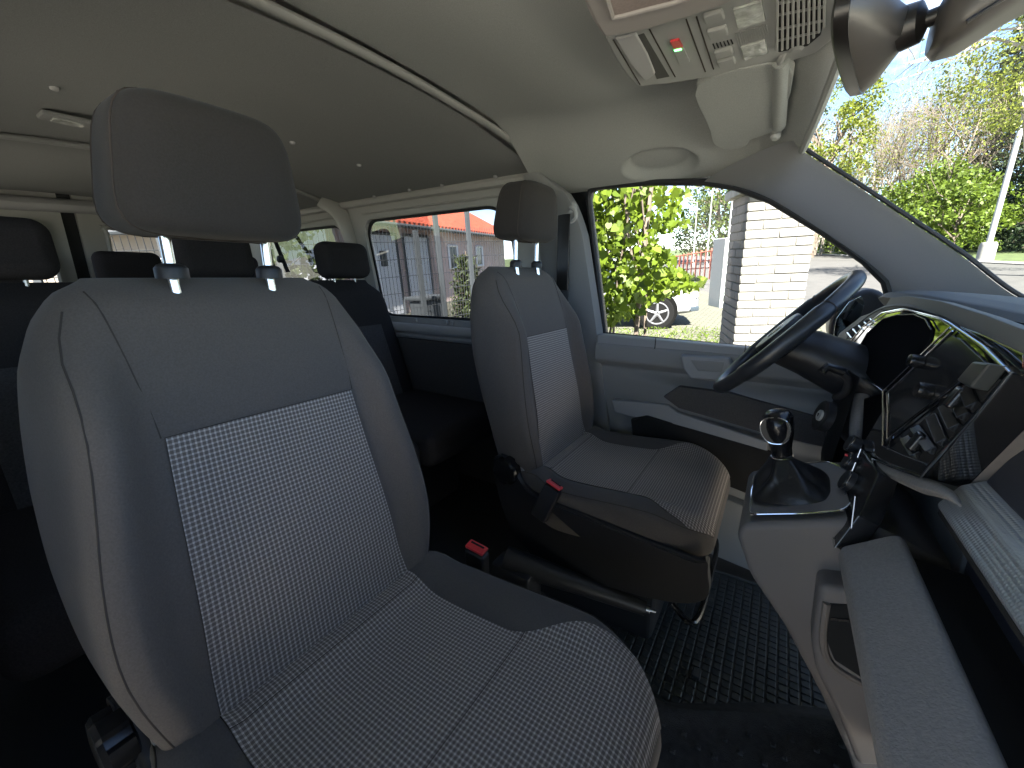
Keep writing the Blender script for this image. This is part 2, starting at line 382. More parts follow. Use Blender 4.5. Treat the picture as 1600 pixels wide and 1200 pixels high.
for k, x in enumerate((-1.44, -1.40, -1.66, -1.2)):
    bm = NB(); box(bm, (x, .822, .826), (.02, .012, .02), bev=.003); obj('trim_clip', bm, PAINT, van)
# --- rear doors
bm = NB(); tube(bm, [(-3.3, -.8, 1.40), (-3.3, 0, 1.435), (-3.3, .8, 1.40)], .045, 10, flat=.8); obj('rear_header', bm, TRIM, van)
for s, e in ((-.8, -.115), (-.055, .80)):
    bm = NB()
    o_ = [(-3.33, s, 0), (-3.33, s, 1.52), (-3.33, e, 1.52), (-3.33, e, 0)]
    h_ = roundpoly([(s+.1, .85), (s+.1, 1.335), (e-.07, 1.335), (e-.07, .85)], .06)
    holed(bm, o_, [[(-3.33, a, b) for a, b in h_]], (-.03, 0, 0)); rd = obj('rear_door', bm, PAINT, van, ang=25)
    bm = NB(); bm.faces.new([bm.verts.new((-3.345, a, b)) for a, b in h_]); obj('window', bm, TINT, rd, smooth=False, local=True)
    bm = NB(); tube(bm, spline([(-3.31, a, b) for a, b in h_[::2]], 3, True), .012, 6, closed=True); obj('window_frame', bm, PAINT, rd, local=True)
bm = NB(); box(bm, (-3.37, -.085, .8), (.02, .08, 1.65)); obj('rear_door_seal', bm, RUBS, van)
# --- B pillar trim
def bp(u, v):      # u across, v up
    z = .02+v*1.40
    w0 = interp(z, [0, .45, .84, 1.2, 1.34, 1.42], [-.50, -.525, -.600, -.655, -.70, -.80]); w1 = interp(z, [0, .84, 1.3, 1.42], [-.82, -.84, -.86, -.88])
    x = w1+(w0-w1)*u; y = wy(z)-.035-.022*math.sin(PI*min(1, max(0, u)))**.5+(.035 if u > .985 else 0)
    y -= .05*sm(1.25, 1.42, z)
    return Vector((x, y, z))
bm = NB(); grid(bm, bp, 24, 40)
bmesh.ops.solidify(bm, geom=bm.faces[:], thickness=-.012); obj('b_pillar_trim', bm, TRIM, van)
bm = NB(); grid(bm, lambda u, v: Vector((bp(u, v).x-.02, -bp(u, v).y-.02, bp(u, v).z)), 24, 40); bmesh.ops.solidify(bm, geom=bm.faces[:], thickness=-.012); obj('b_pillar_trim', bm, TRIM, van)
bm = NB(); box(bm, (-.73, .72, 1.14), (.05, .008, .28), bev=.003); obj('belt_slot', bm, MIRD, van)
# --- A pillar trim: band between windshield edge and door frame
WE = [(-.03, .60, 1.385)]+[tuple(at(px, py, 'y', y)) for px, py, y in ((1255, 236, .62), (1330, 285, .638), (1410, 338, .66), (1500, 398, .69), (1592, 466, .72))]
WE.append((.62, .75, .93))
DE = [tuple(at(px, py, 'y', y)) for px, py, y in ((1100, 284, .775), (1150, 292, .78), (1205, 313, .79), (1290, 364, .80), (1352, 408, .815), (1383, 440, .83), (1393, 475, .835))]
we = spline(WE, 8); de = spline(DE, 8)
def res(P, t):
    f = t*(len(P)-1); i = min(int(f), len(P)-2); return P[i].lerp(P[i+1], f-i)
def ap(u, v):
    a = res(we, v); b = res(de, v); p = a.lerp(b, u)
    n = Vector((-.35, -.75, .35)).normalized()
    return p+n*(.022*math.sin(PI*min(1, u*1.0))**.6*(1-.4*u))
bm = NB(); grid(bm, ap, 18, 60); bmesh.ops.solidify(bm, geom=bm.faces[:], thickness=.01); obj('a_pillar_trim', bm, TRIM, van)
bm = NB(); tube(bm, [p+Vector((.006, .004, .004)) for p in we], .005, 6); obj('windshield_seal', bm, RUBS, van)
hdr = [(-.008, .62, 1.363), (.012, .45, 1.395), (.03, .26, 1.432), (.04, 0, 1.447), (.035, -.3, 1.44), (-.01, -.62, 1.363)]
bm = NB(); tube(bm, spline(hdr, 6), .009, 8); obj('windshield_header', bm, HEADF, van)
# windshield
def wsf(u, v):
    s = 2*u-1; top = Vector((.045-.045*s*s, .64*s, 1.45-.08*s*s)); bot = Vector((.82-.25*s*s, .80*s, .90)); return top.lerp(bot, v)
bm = NB(); grid(bm, wsf, 20, 12); obj('windshield', bm, WIND, van)

# ================================================================== DRIVER DOOR
door = thing('driver_door', 'grey door panel beyond the steering wheel with pull handle and map pocket', 'door', (-.2, .84, 0))
DW = [at(px, py, 'y', y) for px, py, y in ((942, 523, .835), (917, 310, .77), (920, 298, .77), (932, 291, .77), (1010, 284, .77), (1100, 284, .775), (1150, 292, .78), (1205, 313, .79), (1290, 364, .80), (1352, 408, .815), (1383, 440, .83), (1393, 475, .835), (1393, 560, .84), (1190, 548, .84))]
# outer shell with the window hole
out = [(-.86, .02), (-.86, 1.40), (-.3, 1.40), (.05, 1.28), (.33, 1.05), (.42, .95), (.42, .02)]
hole = [(p.x, p.z) for p in DW]
bm = NB(); holed(bm, [(x, wy(z)+.03, z) for x, z in out], [[(x, wy(z)+.03, z) for x, z in hole]], (0, .03, 0)); obj('door_shell', bm, BLKS, door, smooth=False)
bm = NB(); tube(bm, [Vector((x, wy(z)+.018, z)) for x, z in hole], .011, 8, closed=True); obj('window_seal', bm, RUBS, door)
bm = NB(); bm.faces.new([bm.verts.new((x, wy(z)+.045, z)) for x, z in hole]); obj('window', bm, GLASS, door, smooth=False)
# panel surface: profile y(z) with belt, armrest bulge and pocket
def dp(u, v):
    x = -.60+.98*u; z = .02+.80*v
    y = .825-.020*sm(.0, .7, z)
    y -= .035*sm(.70, .735, z)*(1-sm(.79, .82, z))                       # belt roll
    arm = sm(.50, .60, z)*(1-sm(.655, .70, z)); y -= .045*arm*sm(-.58, -.2, x)
    low = (1-sm(.40, .47, z)); y -= .04*low*sm(-.56, -.4, x)
    y += .035*sm(.44, .455, z)*(1-sm(.505, .52, z))*sm(-.5, -.42, x)
    return Vector((x, y, z))
bm = NB(); grid(bm, dp, 60, 110); obj('inner_panel', bm, DOORG, door)
P_ = lambda px, py, y: at(px, py, 'y', y)
bm = NB(); prism(bm, [(-.60, .775, .79), (-.60, .775, .83), (.38, .775, .815), (.38, .775, .775)], (0, .055, 0), .008, 3); obj('belt_sill', bm, DOORL, door)
for x in (-.13, -.42):
    bm = NB(); box(bm, (x+.05, .7735, .81), (.0025, .004, .05)); obj('sill_joint', bm, BLKS, door)
ya = .735
bm = NB(); prism(bm, [P_(1062, 555, ya), P_(1140, 560, ya), P_(1146, 580, ya), P_(1120, 596, ya), P_(1078, 592, ya), P_(1068, 578, ya)], (0, .05, 0), .008, 3); obj('door_handle', bm, DOORL, door)
bm = NB(); prism(bm, [P_(1078, 562, ya-.002), P_(1132, 566, ya-.002), P_(1128, 582, ya-.002), P_(1090, 580, ya-.002)], (0, .012, 0), .004); obj('handle_recess', bm, DOORG, door)
bm = NB(); prism(bm, [P_(1036, 620, .748), P_(1060, 604, .748), P_(1140, 614, .748), P_(1290, 655, .748), P_(1290, 700, .748), P_(1190, 676, .748), P_(1060, 638, .748)], (0, .03, 0), .004); obj('armrest_insert', bm, DOORD, door)
bm = NB(); prism(bm, [P_(955, 625, .765), P_(1045, 632, .765), P_(1060, 645, .752), P_(1200, 690, .752), P_(1200, 712, .752), P_(1050, 668, .752), P_(960, 645, .765)], (0, .05, 0), .006, 3); obj('armrest', bm, DOORL, door)
bm = NB(); prism(bm, [P_(985, 655, .748), P_(1010, 650, .748), P_(1210, 708, .748), P_(1210, 790, .748), P_(990, 700, .748)], (0, .02, 0), .006); obj('map_pocket', bm, DARKH, door)
bm = NB(); prism(bm, [P_(950, 740, .735), P_(1000, 725, .735), P_(1260, 830, .735), P_(1260, 930, .735), P_(950, 800, .735)], (0, .06, 0), .01); obj('pocket_front', bm, DOORG, door)

# passenger door, swung wide open behind the camera
pdoor = thing('passenger_door', 'open passenger door standing out to the side behind the camera', 'door', (.42, -.88, 0))
hd = Vector((-math.cos(math.radians(62)), -math.sin(math.radians(62)), 0)); H0 = Vector((.42, -.88, 0)); pd = lambda s, z: H0+hd*s+Vector((0, 0, z))
bm = NB(); holed(bm, [pd(0, .05), pd(1.2, .05), pd(1.2, 1.4), pd(.6, 1.4), pd(.30, 1.22), pd(0, .95)], [[pd(.12, .86), pd(1.12, .86), pd(1.12, 1.34), pd(.62, 1.34), pd(.33, 1.15), pd(.12, .98)]], hd.cross(Vector((0, 0, 1)))*.05); obj('door_shell', bm, DOORG, pdoor, smooth=False)
bm = NB(); bm.faces.new([bm.verts.new(p+hd.cross(Vector((0, 0, 1)))*.025) for p in (pd(.12, .86), pd(1.12, .86), pd(1.12, 1.34), pd(.62, 1.34), pd(.33, 1.15), pd(.12, .98))]); obj('window', bm, GLASS, pdoor, smooth=False)
bm = NB(); box(bm, (H0+hd*.65+hd.cross(Vector((0, 0, 1)))*-.03)+Vector((0, 0, .55)), (.6, .07, .09), Matrix.Rotation(math.atan2(hd.y, hd.x), 3, 'Z'), .02); obj('armrest', bm, DOORL, pdoor)

# wing mirror outside
wm = thing('wing_mirror', 'black door mirror seen through the windscreen corner behind the steering wheel', 'mirror', tuple(at(1345, 490, 'y', 1.0)))
g = [at(px, py, 'y', 1.0) for px, py in ((1303, 524), (1297, 508), (1315, 482), (1348, 459), (1352, 470), (1345, 500), (1325, 535), (1310, 545))]
bm = NB(); prism(bm, [p+Vector((.012, .0, 0)) for p in g], (.006, 0, 0)); 
bm.free(); bm = NB()
h = [at(px, py, 'y', .98) for px, py in ((1293, 520), (1300, 488), (1330, 460), (1360, 449), (1385, 458), (1392, 480), (1385, 520), (1350, 556), (1310, 556))]
prism(bm, h, (.0, .14, 0), .02, 4); obj('mirror_housing', bm, BLK, wm)
g = [at(px, py, 'y', .972) for px, py in ((1302, 526), (1306, 498), (1326, 472), (1346, 462), (1351, 476), (1340, 512), (1322, 536), (1309, 540))]
bm = NB(); prism(bm, g, (0, .004, 0), .001); obj('mirror_glass', bm, MIRG, wm)

# ================================================================== SEATS
ALPH = math.radians(10.5); SA, CA = math.sin(ALPH), math.cos(ALPH)
BV = [-.08, 0, .12, .25, .36, .45, .52, .575, .61, .628]
BW = [.190, .228, .256, .262, .256, .245, .232, .210, .185, .155]
def bw(v): return smint(v, BV, BW)
def tp(v): return .10*sm(.12, .42, v)
def b_point(s, v, back=False, off=0):
    W = bw(v); a = abs(s); Dh = .064+.018*sm(.1, .45, v)
    edge = 1-(1-min(1, a)**6)**(1/5)
    bol = .042*sm(.66, .88, a)*(1-sm(.40, .58, v))*(.5+.5*sm(-.1, .1, v))
    lumb = .012*math.exp(-((v-.16)/.12)**2)*(1-a*a)
    cap = 1-(1-sm(.56, .6285, v)**2)**.5 if v > .56 else 0
    if not back: wv = bol+lumb-.0*v-.035*sm(.40, .63, v)-Dh*edge
    else: wv = -2*Dh+Dh*edge+.01*sm(.4, .63, v)
    mid = -Dh-.012; wv = mid+(wv-mid)*(1-.93*cap)
    u = W*s*(1-tp(v)*min(1, max(0, (wv-mid)/-mid)))
    p = Vector((-v*SA+(wv+off)*CA, u, .45+v*CA+(wv+off)*SA))
    return p
def make_seat(front=True):
    sx, sy = (1, 1)
    seat = thing('front_seat', '', 'seat', (0, 0, 0))
    nS = 40; nV = 56
    bm = NB(); vs = []
    for j in range(nV):
        v = -.08+.708*(j/(nV-1)); 
        if j > nV-14: v = .628-(.628-(-.08+.708*((nV-14)/(nV-1))))*((nV-1-j)/13)**1.6
        ring = []
        for i in range(nS): ring.append(bm.verts.new(b_point(math.sin((i/(nS-1)-.5)*PI), v)))
        for i in range(1, nS-1): ring.append(bm.verts.new(b_point(math.sin((.5-i/(nS-1))*PI), v, True)))
        vs.append(ring)
    n = len(vs[0])
    for A, B in zip(vs, vs[1:]):
        for k in range(n): bm.faces.new((A[k], A[(k+1) % n], B[(k+1) % n], B[k]))
    bm.faces.new(vs[0][::-1]); bm.faces.new(vs[-1]); bmesh.ops.recalc_face_normals(bm, faces=bm.faces)
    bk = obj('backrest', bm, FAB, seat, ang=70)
    v0, v1 = -.03, .405
    def hu(v): return (.172-.032*(v/.405))/(1-tp(v))
    def pf(u, v):
        vv = v0+(v1-v0)*v; uu = (2*u-1)*hu(vv); return b_point(uu/bw(vv), vv, off=.0022)
    bm = NB(); grid(bm, pf, 30, 40, lambda u, v: ((2*u-1)*.157, (v0+(v1-v0)*v)*1.0)); obj('centre_panel', bm, PLAID, bk, ang=80)
    bm = NB()
    for s_ in (-1, 1):
        tube(bm, [b_point(s_*hu(v0+(v1-v0)*k/20)/bw(v0+(v1-v0)*k/20), v0+(v1-v0)*k/20, off=.0012) for k in range(21)], .0008, 5)
        tube(bm, [b_point(s_*(.160+.008*k/12)/bw(v1+.2*k/12), v1+.2*k/12, off=-.0002) for k in range(13)], .0012, 5)
        tube(bm, [b_point(s_*(.955-.005*k/20), -.06+.64*k/20, off=-.0003) for k in range(21)], .0014, 5)
    tube(bm, [pf(k/14, 1) for k in range(15)], .0008, 5)
    obj('seam', bm, SEAM, bk)
    # ---- cushion : loft along x
    def cw(x):
        r = .275-.034*(1-sm(-.05, .12, x))
        if x > .33: r *= (1-min(1, (x-.33)/.19)**3.4*.55)**.5
        return r
    def cp(s, x, under=False, off=0):
        W = cw(x); a = abs(s); top = .452+.018*sm(.1, .4, x)-.012*sm(-.02, .1, x)+.010*math.exp(-((x-.03)/.03)**2)
        bol = .030*sm(.60, .84, a)*(1-sm(.36, .50, x))
        fr = 1-(1-min(1, max(0, (x-.42)/.10))**2.6)**.5
        edge = 1-(1-a**6)**(1/4)
        H = .125; zt = top+bol-.055*edge-.055*fr+off; zb = top-H+.02*edge+.03*fr
        return Vector((x+off*.8*fr, W*s, zb if under else max(zt, zb)))
    bm = NB(); rings = []; nX = 44
    for j in range(nX):
        f = j/(nX-1); x = -.06+.58*(1-(1-f)**1.5)
        ring = [bm.verts.new(cp(math.sin((i/(nS-1)-.5)*PI), x)) for i in range(nS)]
        ring += [bm.verts.new(cp(math.sin((.5-i/(nS-1))*PI), x, True)) for i in range(1, nS-1)]
        rings.append(ring)
    n = len(rings[0])
    for A, B in zip(rings, rings[1:]):
        for k in range(n): bm.faces.new((A[k], B[k], B[(k+1) % n], A[(k+1) % n]))
    bm.faces.new(rings[0]); bm.faces.new(rings[-1][::-1]); bmesh.ops.recalc_face_normals(bm, faces=bm.faces)
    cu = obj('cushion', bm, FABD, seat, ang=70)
    def chw(x): return .172+.003*x+.072*sm(.25, .42, x)-.04*sm(.46, .52, x)
    secs = ((-.03, .035), (.035, .285), (.285, .515))
    for a, b in secs:
        def cf(u, v, a=a, b=b):
            x = a+(b-a)*v; h = min(chw(x), cw(x)*.97); return cp((2*u-1)*h/cw(x), x, off=.0025)
        bm = NB(); grid(bm, cf, 40, 30, lambda u, v, a=a, b=b: ((2*u-1)*chw(a+(b-a)*v), (a+(b-a)*v))); obj('cushion_panel', bm, PLAID, cu, ang=80)
    bm = NB()
    for x in (.035, .285):
        h = chw(x); tube(bm, [cp((2*k/20-1)*h/cw(x), x, off=.0022) for k in range(21)], .0008, 5)
    for s_ in (-1, 1):
        tube(bm, [cp(s_*min(chw(x), cw(x)*.97)/cw(x), x, off=.001) for x in [-.03+.545*k/24 for k in range(25)]], .0008, 5)
        tube(bm, [cp(s_*.97, x, off=.0) for x in [-.03+.5*k/24 for k in range(25)]], .0012, 5)
    obj('seam', bm, SEAM, cu)
    # ---- headrest
    hc = Vector((-.148, 0, .745)); 
    def hp(u, v):
        th = 2*PI*u; ph = (v-.5)*PI
        def sp(x, e): return math.copysign(abs(x)**e, x)
        c = sp(math.cos(ph), .32)
        y = -.006+.114*c*sp(math.sin(th), .42); xx = .068*c*sp(math.cos(th), .5); z = .086*sp(math.sin(ph), .45)
        y *= (1-.10*(z/.09)); xx += -.010*(y/.128)**2
        xx = xx*(1-.12*z/.09)+.06*z
        return Vector((hc.x+xx, y, hc.z+.45+z))
    hc.z = .743
    bm = NB(); g = grid(bm, hp, 72, 40, close_u=True); bmesh.ops.remove_doubles(bm, verts=bm.verts, dist=1e-5)
    hr = obj('headrest', bm, FABH, seat, ang=80)
    bm = NB()
    for s_ in (-1, 1):
        pts = [];
        for k in range(28):
            ph = -PI/2+PI*2*k/27
            v = (ph+PI/2)/PI; 
            if v <= 1: u = .195 if s_ > 0 else .805; q = hp(u, v)
            else: u = .305 if s_ > 0 else .695; q = hp(u, 2-v)
            pts.append(q+Vector((0, s_*.0005, 0)))
        tube(bm, pts, .0015, 5)
    obj('seam', bm, SEAM, hr)
    for s_ in (-.068, .068):
        bm = NB(); tube(bm, [(-.145, s_, .93), (-.162, s_, 1.05), (-.160, s_, 1.13)], .0075, 12); obj('headrest_post', bm, CHR, seat)
        bm = NB(); lathe(bm, [(.020, -.012), (.020, .002), (.016, .007), (.010, .009)], (-.160, s_, 1.062), (0, 0, 1), 20); obj('post_guide', bm, BLK, bk)
    # ---- shell, pedestal, recliner knob
    lip = [(-.13, .47), (-.10, .505), (-.06, .49), (-.02, .43), (.05, .415), (.25, .402), (.43, .388), (.49, .384), (.515, .396), (.52, .37), (.52, .29), (.40, .235), (.10, .20), (-.04, .235), (-.10, .33)]
    sh = []
    for s_ in (-1, 1):
        L2 = [(p.x, p.z) for p in spline([(x, 0, z) for x, z in lip], 4, True)]
        bm = NB(); prism(bm, [(x if s_ < 0 or x < .1 else .1+(x-.1)*.72, s_*.258, z) for x, z in L2], (0, s_*.030, 0), .008, 3)
        for v in bm.verts: v.co.y -= s_*.034*(1-sm(-.04, .08, v.co.x))
        sh.append(obj('side_shell', bm, BLK, seat))
        ed = spline([(x if s_ < 0 or x < .1 else .1+(x-.1)*.72, s_*(.274-.034*(1-sm(-.04, .08, x))), z) for x, z in lip[1:9]], 5)
        bm = NB(); tube(bm, ed, .012, 10, flat=.6); obj('shell_lip', bm, BLK, sh[-1])
    bm = NB(); box(bm, (.19, 0, .285), (.52, .50, .13), bev=.03, seg=3); box(bm, (.18, 0, .12), (.42, .40, .25), bev=.02); obj('pedestal', bm, BLK, seat)
    kb = NB(); prof = []
    seg = 48; kx, ky, kz = -.072, -.243, .465
    for r_, h_ in ((.030, 0), (.040, .004), (.041, .03), (.036, .036), (.020, .038)): prof.append((r_, h_))
    rings = []
    for r_, h_ in prof:
        rings.append([kb.verts.new((kx+(r_*(1+(.10 if (k % 8) < 5 else -.06)*(r_ > .03)))*math.cos(2*PI*k/seg), ky-h_, kz+(r_*(1+(.10 if (k % 8) < 5 else -.06)*(r_ > .03)))*math.sin(2*PI*k/seg))) for k in range(seg)])
    for A, B in zip(rings, rings[1:]):
        for k in range(seg): kb.faces.new((A[k], A[(k+1) % seg], B[(k+1) % seg], B[k]))
    kb.faces.new(rings[0]); kb.faces.new(rings[-1][::-1]); bmesh.ops.recalc_face_normals(kb, faces=kb.faces)
    obj('recliner_knob', kb, BLKS, seat, ang=25)
    for s_ in (-1, 1):
        bm = NB(); prism(bm, [(-.10, s_*.236, .50), (-.085, s_*.236, .56), (-.05, s_*.236, .50), (-.02, s_*.236, .46), (-.03, s_*.236, .42)], (0, -s_*.008, 0), .002); obj('hinge_bracket', bm, DOORL, seat)
    bm = NB(); tube(bm, spline([(.44, -.20, .17), (.50, -.21, .15), (.51, 0, .145), (.50, .21, .15), (.44, .20, .17)], 6), .008, 8); obj('slide_bar', bm, BLKS, seat)
    return seat
def buckle(parent, base, tip, roll=0, red=True):
    base = Vector(base); tip = Vector(tip); d = (tip-base).normalized(); a = Vector((1, 0, 0)); a = (a-d*a.dot(d)).normalized(); b = d.cross(a)
    R3 = Matrix((a, b, d)).transposed()
    bm = NB(); box(bm, (base+tip)/2, (.052, .026, (tip-base).length), R3, .006, 3); bu = obj('belt_buckle', bm, BLK, parent, local=True)
    bm = NB(); bx = tip+d*.004
    prism(bm, [bx+R3 @ Vector(q) for q in ((-.024, -.012, 0), (.024, -.012, 0), (.024, .012, 0), (-.024, .012, 0))], d*.008, .003)
    rb = obj('release_button', bm, RED, bu, local=True)
    bm = NB(); box(bm, bx+d*.0085+b*.004, (.034, .004, .002), R3); obj('latch_slot', bm, DARKH, bu, local=True)
def copy_tree(o, parent=None, van_=True):
    c = o.copy(); C.objects.link(c)
    if parent: c.parent = parent
    for ch in list(o.children): copy_tree(ch, c)
    return c
seatP = make_seat(); seatP['label'] = 'nearest seat with large grey plaid backrest and cushion, filling the left foreground'; seatP['group'] = 'front seats'
seatP.location = (-.58, -.455, 0)
bpy.context.view_layer.update()
seatD = copy_tree(seatP); VAN.append(seatD); seatD.location = (-.58, .465, 0)
seatD['label'] = 'driver seat in grey plaid cloth facing the steering wheel, beside the driver door'; seatD['group'] = 'front seats'
for ch in seatD.children:
    if ch.name.startswith('headrest'): ch.location.z += .058
    if ch.name.startswith('backrest'): ch.scale.z = 1.055; ch.location.z -= .45*.055
buckle(seatP, (.075, .318, .33), (.088, .30, .465)); buckle(seatD, (.07, -.305, .37), (.105, -.285, .47))

# rear bench
RX = -1.80
bench = thing('rear_bench_seat', 'dark three-place bench seat with headrests in the middle of the cabin', 'bench seat', (RX, 0, 0))
bm = NB(); prism(bm, [(RX+.16, -.78, .46), (RX+.10, -.78, .46), (RX-.04, -.78, 1.02), (RX+.05, -.78, 1.03)], (0, .0, 0)) if False else None
def rb_pt(yc, hw):
    def F(u, v):
        th = 2*PI*u
        def sp(x, e): return math.copysign(abs(x)**e, x)
        z = .44+.60*v; W = hw*(1-.28*sm(.78, 1, v)**2); dd = .06*(1-.75*sm(.9, 1, v))
        return Vector((RX+.10-.22*v*1.0+dd*sp(math.cos(th), .5), yc+W*sp(math.sin(th), .35), z))
    return F
for yc, hw in ((.535, .25), (.0, .245), (-.53, .25)):
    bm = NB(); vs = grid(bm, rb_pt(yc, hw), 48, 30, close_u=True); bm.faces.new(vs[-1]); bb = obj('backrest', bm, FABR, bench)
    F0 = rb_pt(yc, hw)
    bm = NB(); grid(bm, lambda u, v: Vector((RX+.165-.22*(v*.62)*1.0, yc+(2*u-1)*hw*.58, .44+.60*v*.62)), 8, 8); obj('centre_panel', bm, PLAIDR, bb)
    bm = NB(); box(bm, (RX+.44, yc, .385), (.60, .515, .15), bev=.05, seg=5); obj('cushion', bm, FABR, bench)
    bm = NB(); box(bm, (0, 0, 0), (.11, .275, .175), bev=.045, seg=6); bmesh.ops.rotate(bm, matrix=Matrix.Rotation(-.15, 3, 'Y'), verts=bm.verts); hy = yc+(.045 if yc > .3 else .0 if yc > -.3 else -.035); bmesh.ops.translate(bm, vec=(RX-.10, hy, 1.135), verts=bm.verts)
    hr_ = obj('headrest', bm, FABR, bench)
    for s_ in (-.06, .06):
        bm = NB(); tube(bm, [(RX-.10, hy+s_, 1.0), (RX-.10, hy+s_, 1.08)], .006, 8); obj('headrest_post', bm, STEEL, hr_)
bm = NB(); box(bm, (RX+.36, 0, .16), (.40, 1.3, .30), bev=.02); obj('seat_frame', bm, BLK, bench)
bench2 = thing('rear_bench_seat', 'dark third-row bench seat with headrest, hidden at the back of the cabin', 'bench seat', (-2.8, 0, 0), )
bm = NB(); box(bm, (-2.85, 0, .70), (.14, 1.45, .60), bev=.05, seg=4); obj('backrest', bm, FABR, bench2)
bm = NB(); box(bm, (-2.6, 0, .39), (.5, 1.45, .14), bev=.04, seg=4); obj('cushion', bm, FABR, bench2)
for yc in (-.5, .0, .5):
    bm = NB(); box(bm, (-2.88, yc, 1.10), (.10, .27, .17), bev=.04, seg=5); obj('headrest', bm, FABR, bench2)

# seat belt on the left B pillar
sb = thing('seat_belt', 'grey driver seat belt hanging from its guide on the door pillar', 'seat belt', (-.72, .74, 1.0))
bm = NB()
pts = [Vector((-.735, .735, 1.262)), Vector((-.737, .735, 1.1)), Vector((-.74, .742, .85)), Vector((-.745, .755, .55)), Vector((-.75, .765, .2))]
vsl = []
for p in pts: vsl.append([bm.verts.new(p+Vector((dx, dy, 0))) for dx, dy in ((-.026, .0), (.026, 0), (.026, .003), (-.026, .003))])
for A, B in zip(vsl, vsl[1:]):
    for k in range(4): bm.faces.new((A[k], A[(k+1) % 4], B[(k+1) % 4], B[k]))
obj('webbing', bm, BELT, sb)
bm = NB(); tube(bm, spline([(-.77, .728, 1.262), (-.77, .722, 1.292), (-.73, .718, 1.308), (-.69, .722, 1.292), (-.69, .728, 1.262), (-.73, .73, 1.248)], 6, True), .008, 8, closed=True); obj('belt_guide', bm, TRIM, sb)
bm = NB(); lathe(bm, [(.024, 0), (.024, .014), (.018, .02)], (-.71, .738, 1.30), (0, -1, 0), 20); obj('guide_bolt_cover', bm, TRIM, sb)
sb2 = thing('seat_belt', 'black shoulder belt running down in front of the rearmost side window', 'seat belt', (-2.3, .74, 1.2))
bm = NB(); tube(bm, [at(428, 372, 'y', .72), at(450, 425, 'y', .72)], .014, 8, flat=.2); obj('webbing', bm, DARKH, sb2)
bm = NB(); lathe(bm, [(.022, 0), (.022, .02), (.012, .026)], at(440, 405, 'y', .71), (0, -1, 0), 16); obj('belt_guide', bm, BLK, sb2)

# ================================================================== DASHBOARD
KR = .37
DP0 = at(1439, 745, 'y', 0)
DN = (at(1579, 582, 'y', -.06)-DP0).cross(at(1322, 541, 'y', .62)-DP0).normalized()
if DN.x > 0: DN = -DN
def dsh(px, py, off=0): return on(px, py, DP0+DN*off, DN)
def dpoly(pts, off=0): return [dsh(x, y, off) for x, y in pts]
dash = thing('dashboard', 'dark dashboard with gloss black instrument surround, centre vents and open passenger shelf', 'dashboard', (.5, 0, .8))
def extr(prof, y0, y1, name, m_, bev=.006, parent=None, seg=3):
    bm = NB(); prism(bm, [(x, y0, z) for x, z in prof], (0, y1-y0, 0), bev, seg); return obj(name, bm, m_, parent or dash)
# top pad: swept profile whose rear edge moves with y
def padf(u, v):
    y = .80-1.62*v
    xr = interp(y, [-.82, -.1, .1, .25, .5, .64, .72, .80], [.33, .32, .315, .29, .225, .205, .235, .30])
    zr = interp(y, [-.82, .0, .2, .45, .62, .72, .80], [.985, .99, .995, 1.012, 1.012, .985, .95])
    prof = [(.03, -.045), (0.0, -.012), (.012, .0), (.05, .005), (.2, .0), (.5, -.04)]
    n = len(prof)-1; f = u*n; i = min(int(f), n-1); a = prof[i]; b = prof[i+1]; t = f-i
    x = xr+(a[0]*(1-t)+b[0]*t)
    if u > .5: x = min(x, .82-.2*(y/.8)**2)
    return Vector((x, y, zr+(a[1]*(1-t)+b[1]*t)-.05*sm(.3, .8, x)))
bm = NB(); grid(bm, padf, 26, 60); bmesh.ops.recalc_face_normals(bm, faces=bm.faces); obj('top_pad', bm, DASHB, dash)
# carrier behind everything
extr([(.33, .96), (.75, .90), (.75, .35), (.33, .40), (.27, .62), (.262, .78)], -.80, .0, 'passenger_face_core', DASHF)
extr([(.34, .95), (.75, .90), (.75, .40), (.34, .40), (.27, .60), (.26, .78)], .003, .80, 'driver_side_core', DASHB)
# passenger face
extr([(.258, .785), (.325, .965), (.345, .965), (.28, .785)], -.80, -.012, 'airbag_panel', DASHF, .004)
# textured strip (silver) with upper ledge
extr([(.228, .728), (.223, .738), (.240, .772), (.262, .786), (.285, .775), (.285, .728)], -.80, -.004, 'decor_strip', STRIP, .004)
# open shelf : dark slot below the strip
extr([(.225, .733), (.40, .733), (.40, .725), (.225, .725)], -.80, -.01, 'shelf_roof', DARKH, .001)
extr([(.19, .655), (.36, .64), (.36, .63), (.19, .645)], -.80, -.02, 'shelf_floor', DARKH, .001)
extr([(.30, .725), (.33, .725), (.33, .66), (.30, .66)], -.80, -.01, 'shelf_back', DARKH, .001)
# glovebox bulge
extr([(.183, .672), (.196, .678), (.206, .664), (.26, .40), (.25, .30), (.205, .42), (.130, .618), (.134, .634)], -.80, -.005, 'glovebox', DASHG, .006)
# --- gloss frame: cluster + centre stack
def dplate(pts, off, th, m_, name, parent=None, bev=.0025, seg=2):
    bm = NB(); prism(bm, dpoly(pts, off), -DN*th, bev, seg); return obj(name, bm, m_, parent or dash, ang=25)
CF = [(1322, 541), (1346, 512), (1377, 488), (1412, 481), (1466, 495), (1484, 505), (1535, 540), (1579, 582), (1520, 652), (1439, 745), (1392, 728), (1352, 711), (1345, 690), (1349, 622), (1379, 612), (1345, 590), (1330, 566)]
dplate(CF, 0, .05, GLOSS, 'instrument_surround', bev=.004, seg=3)
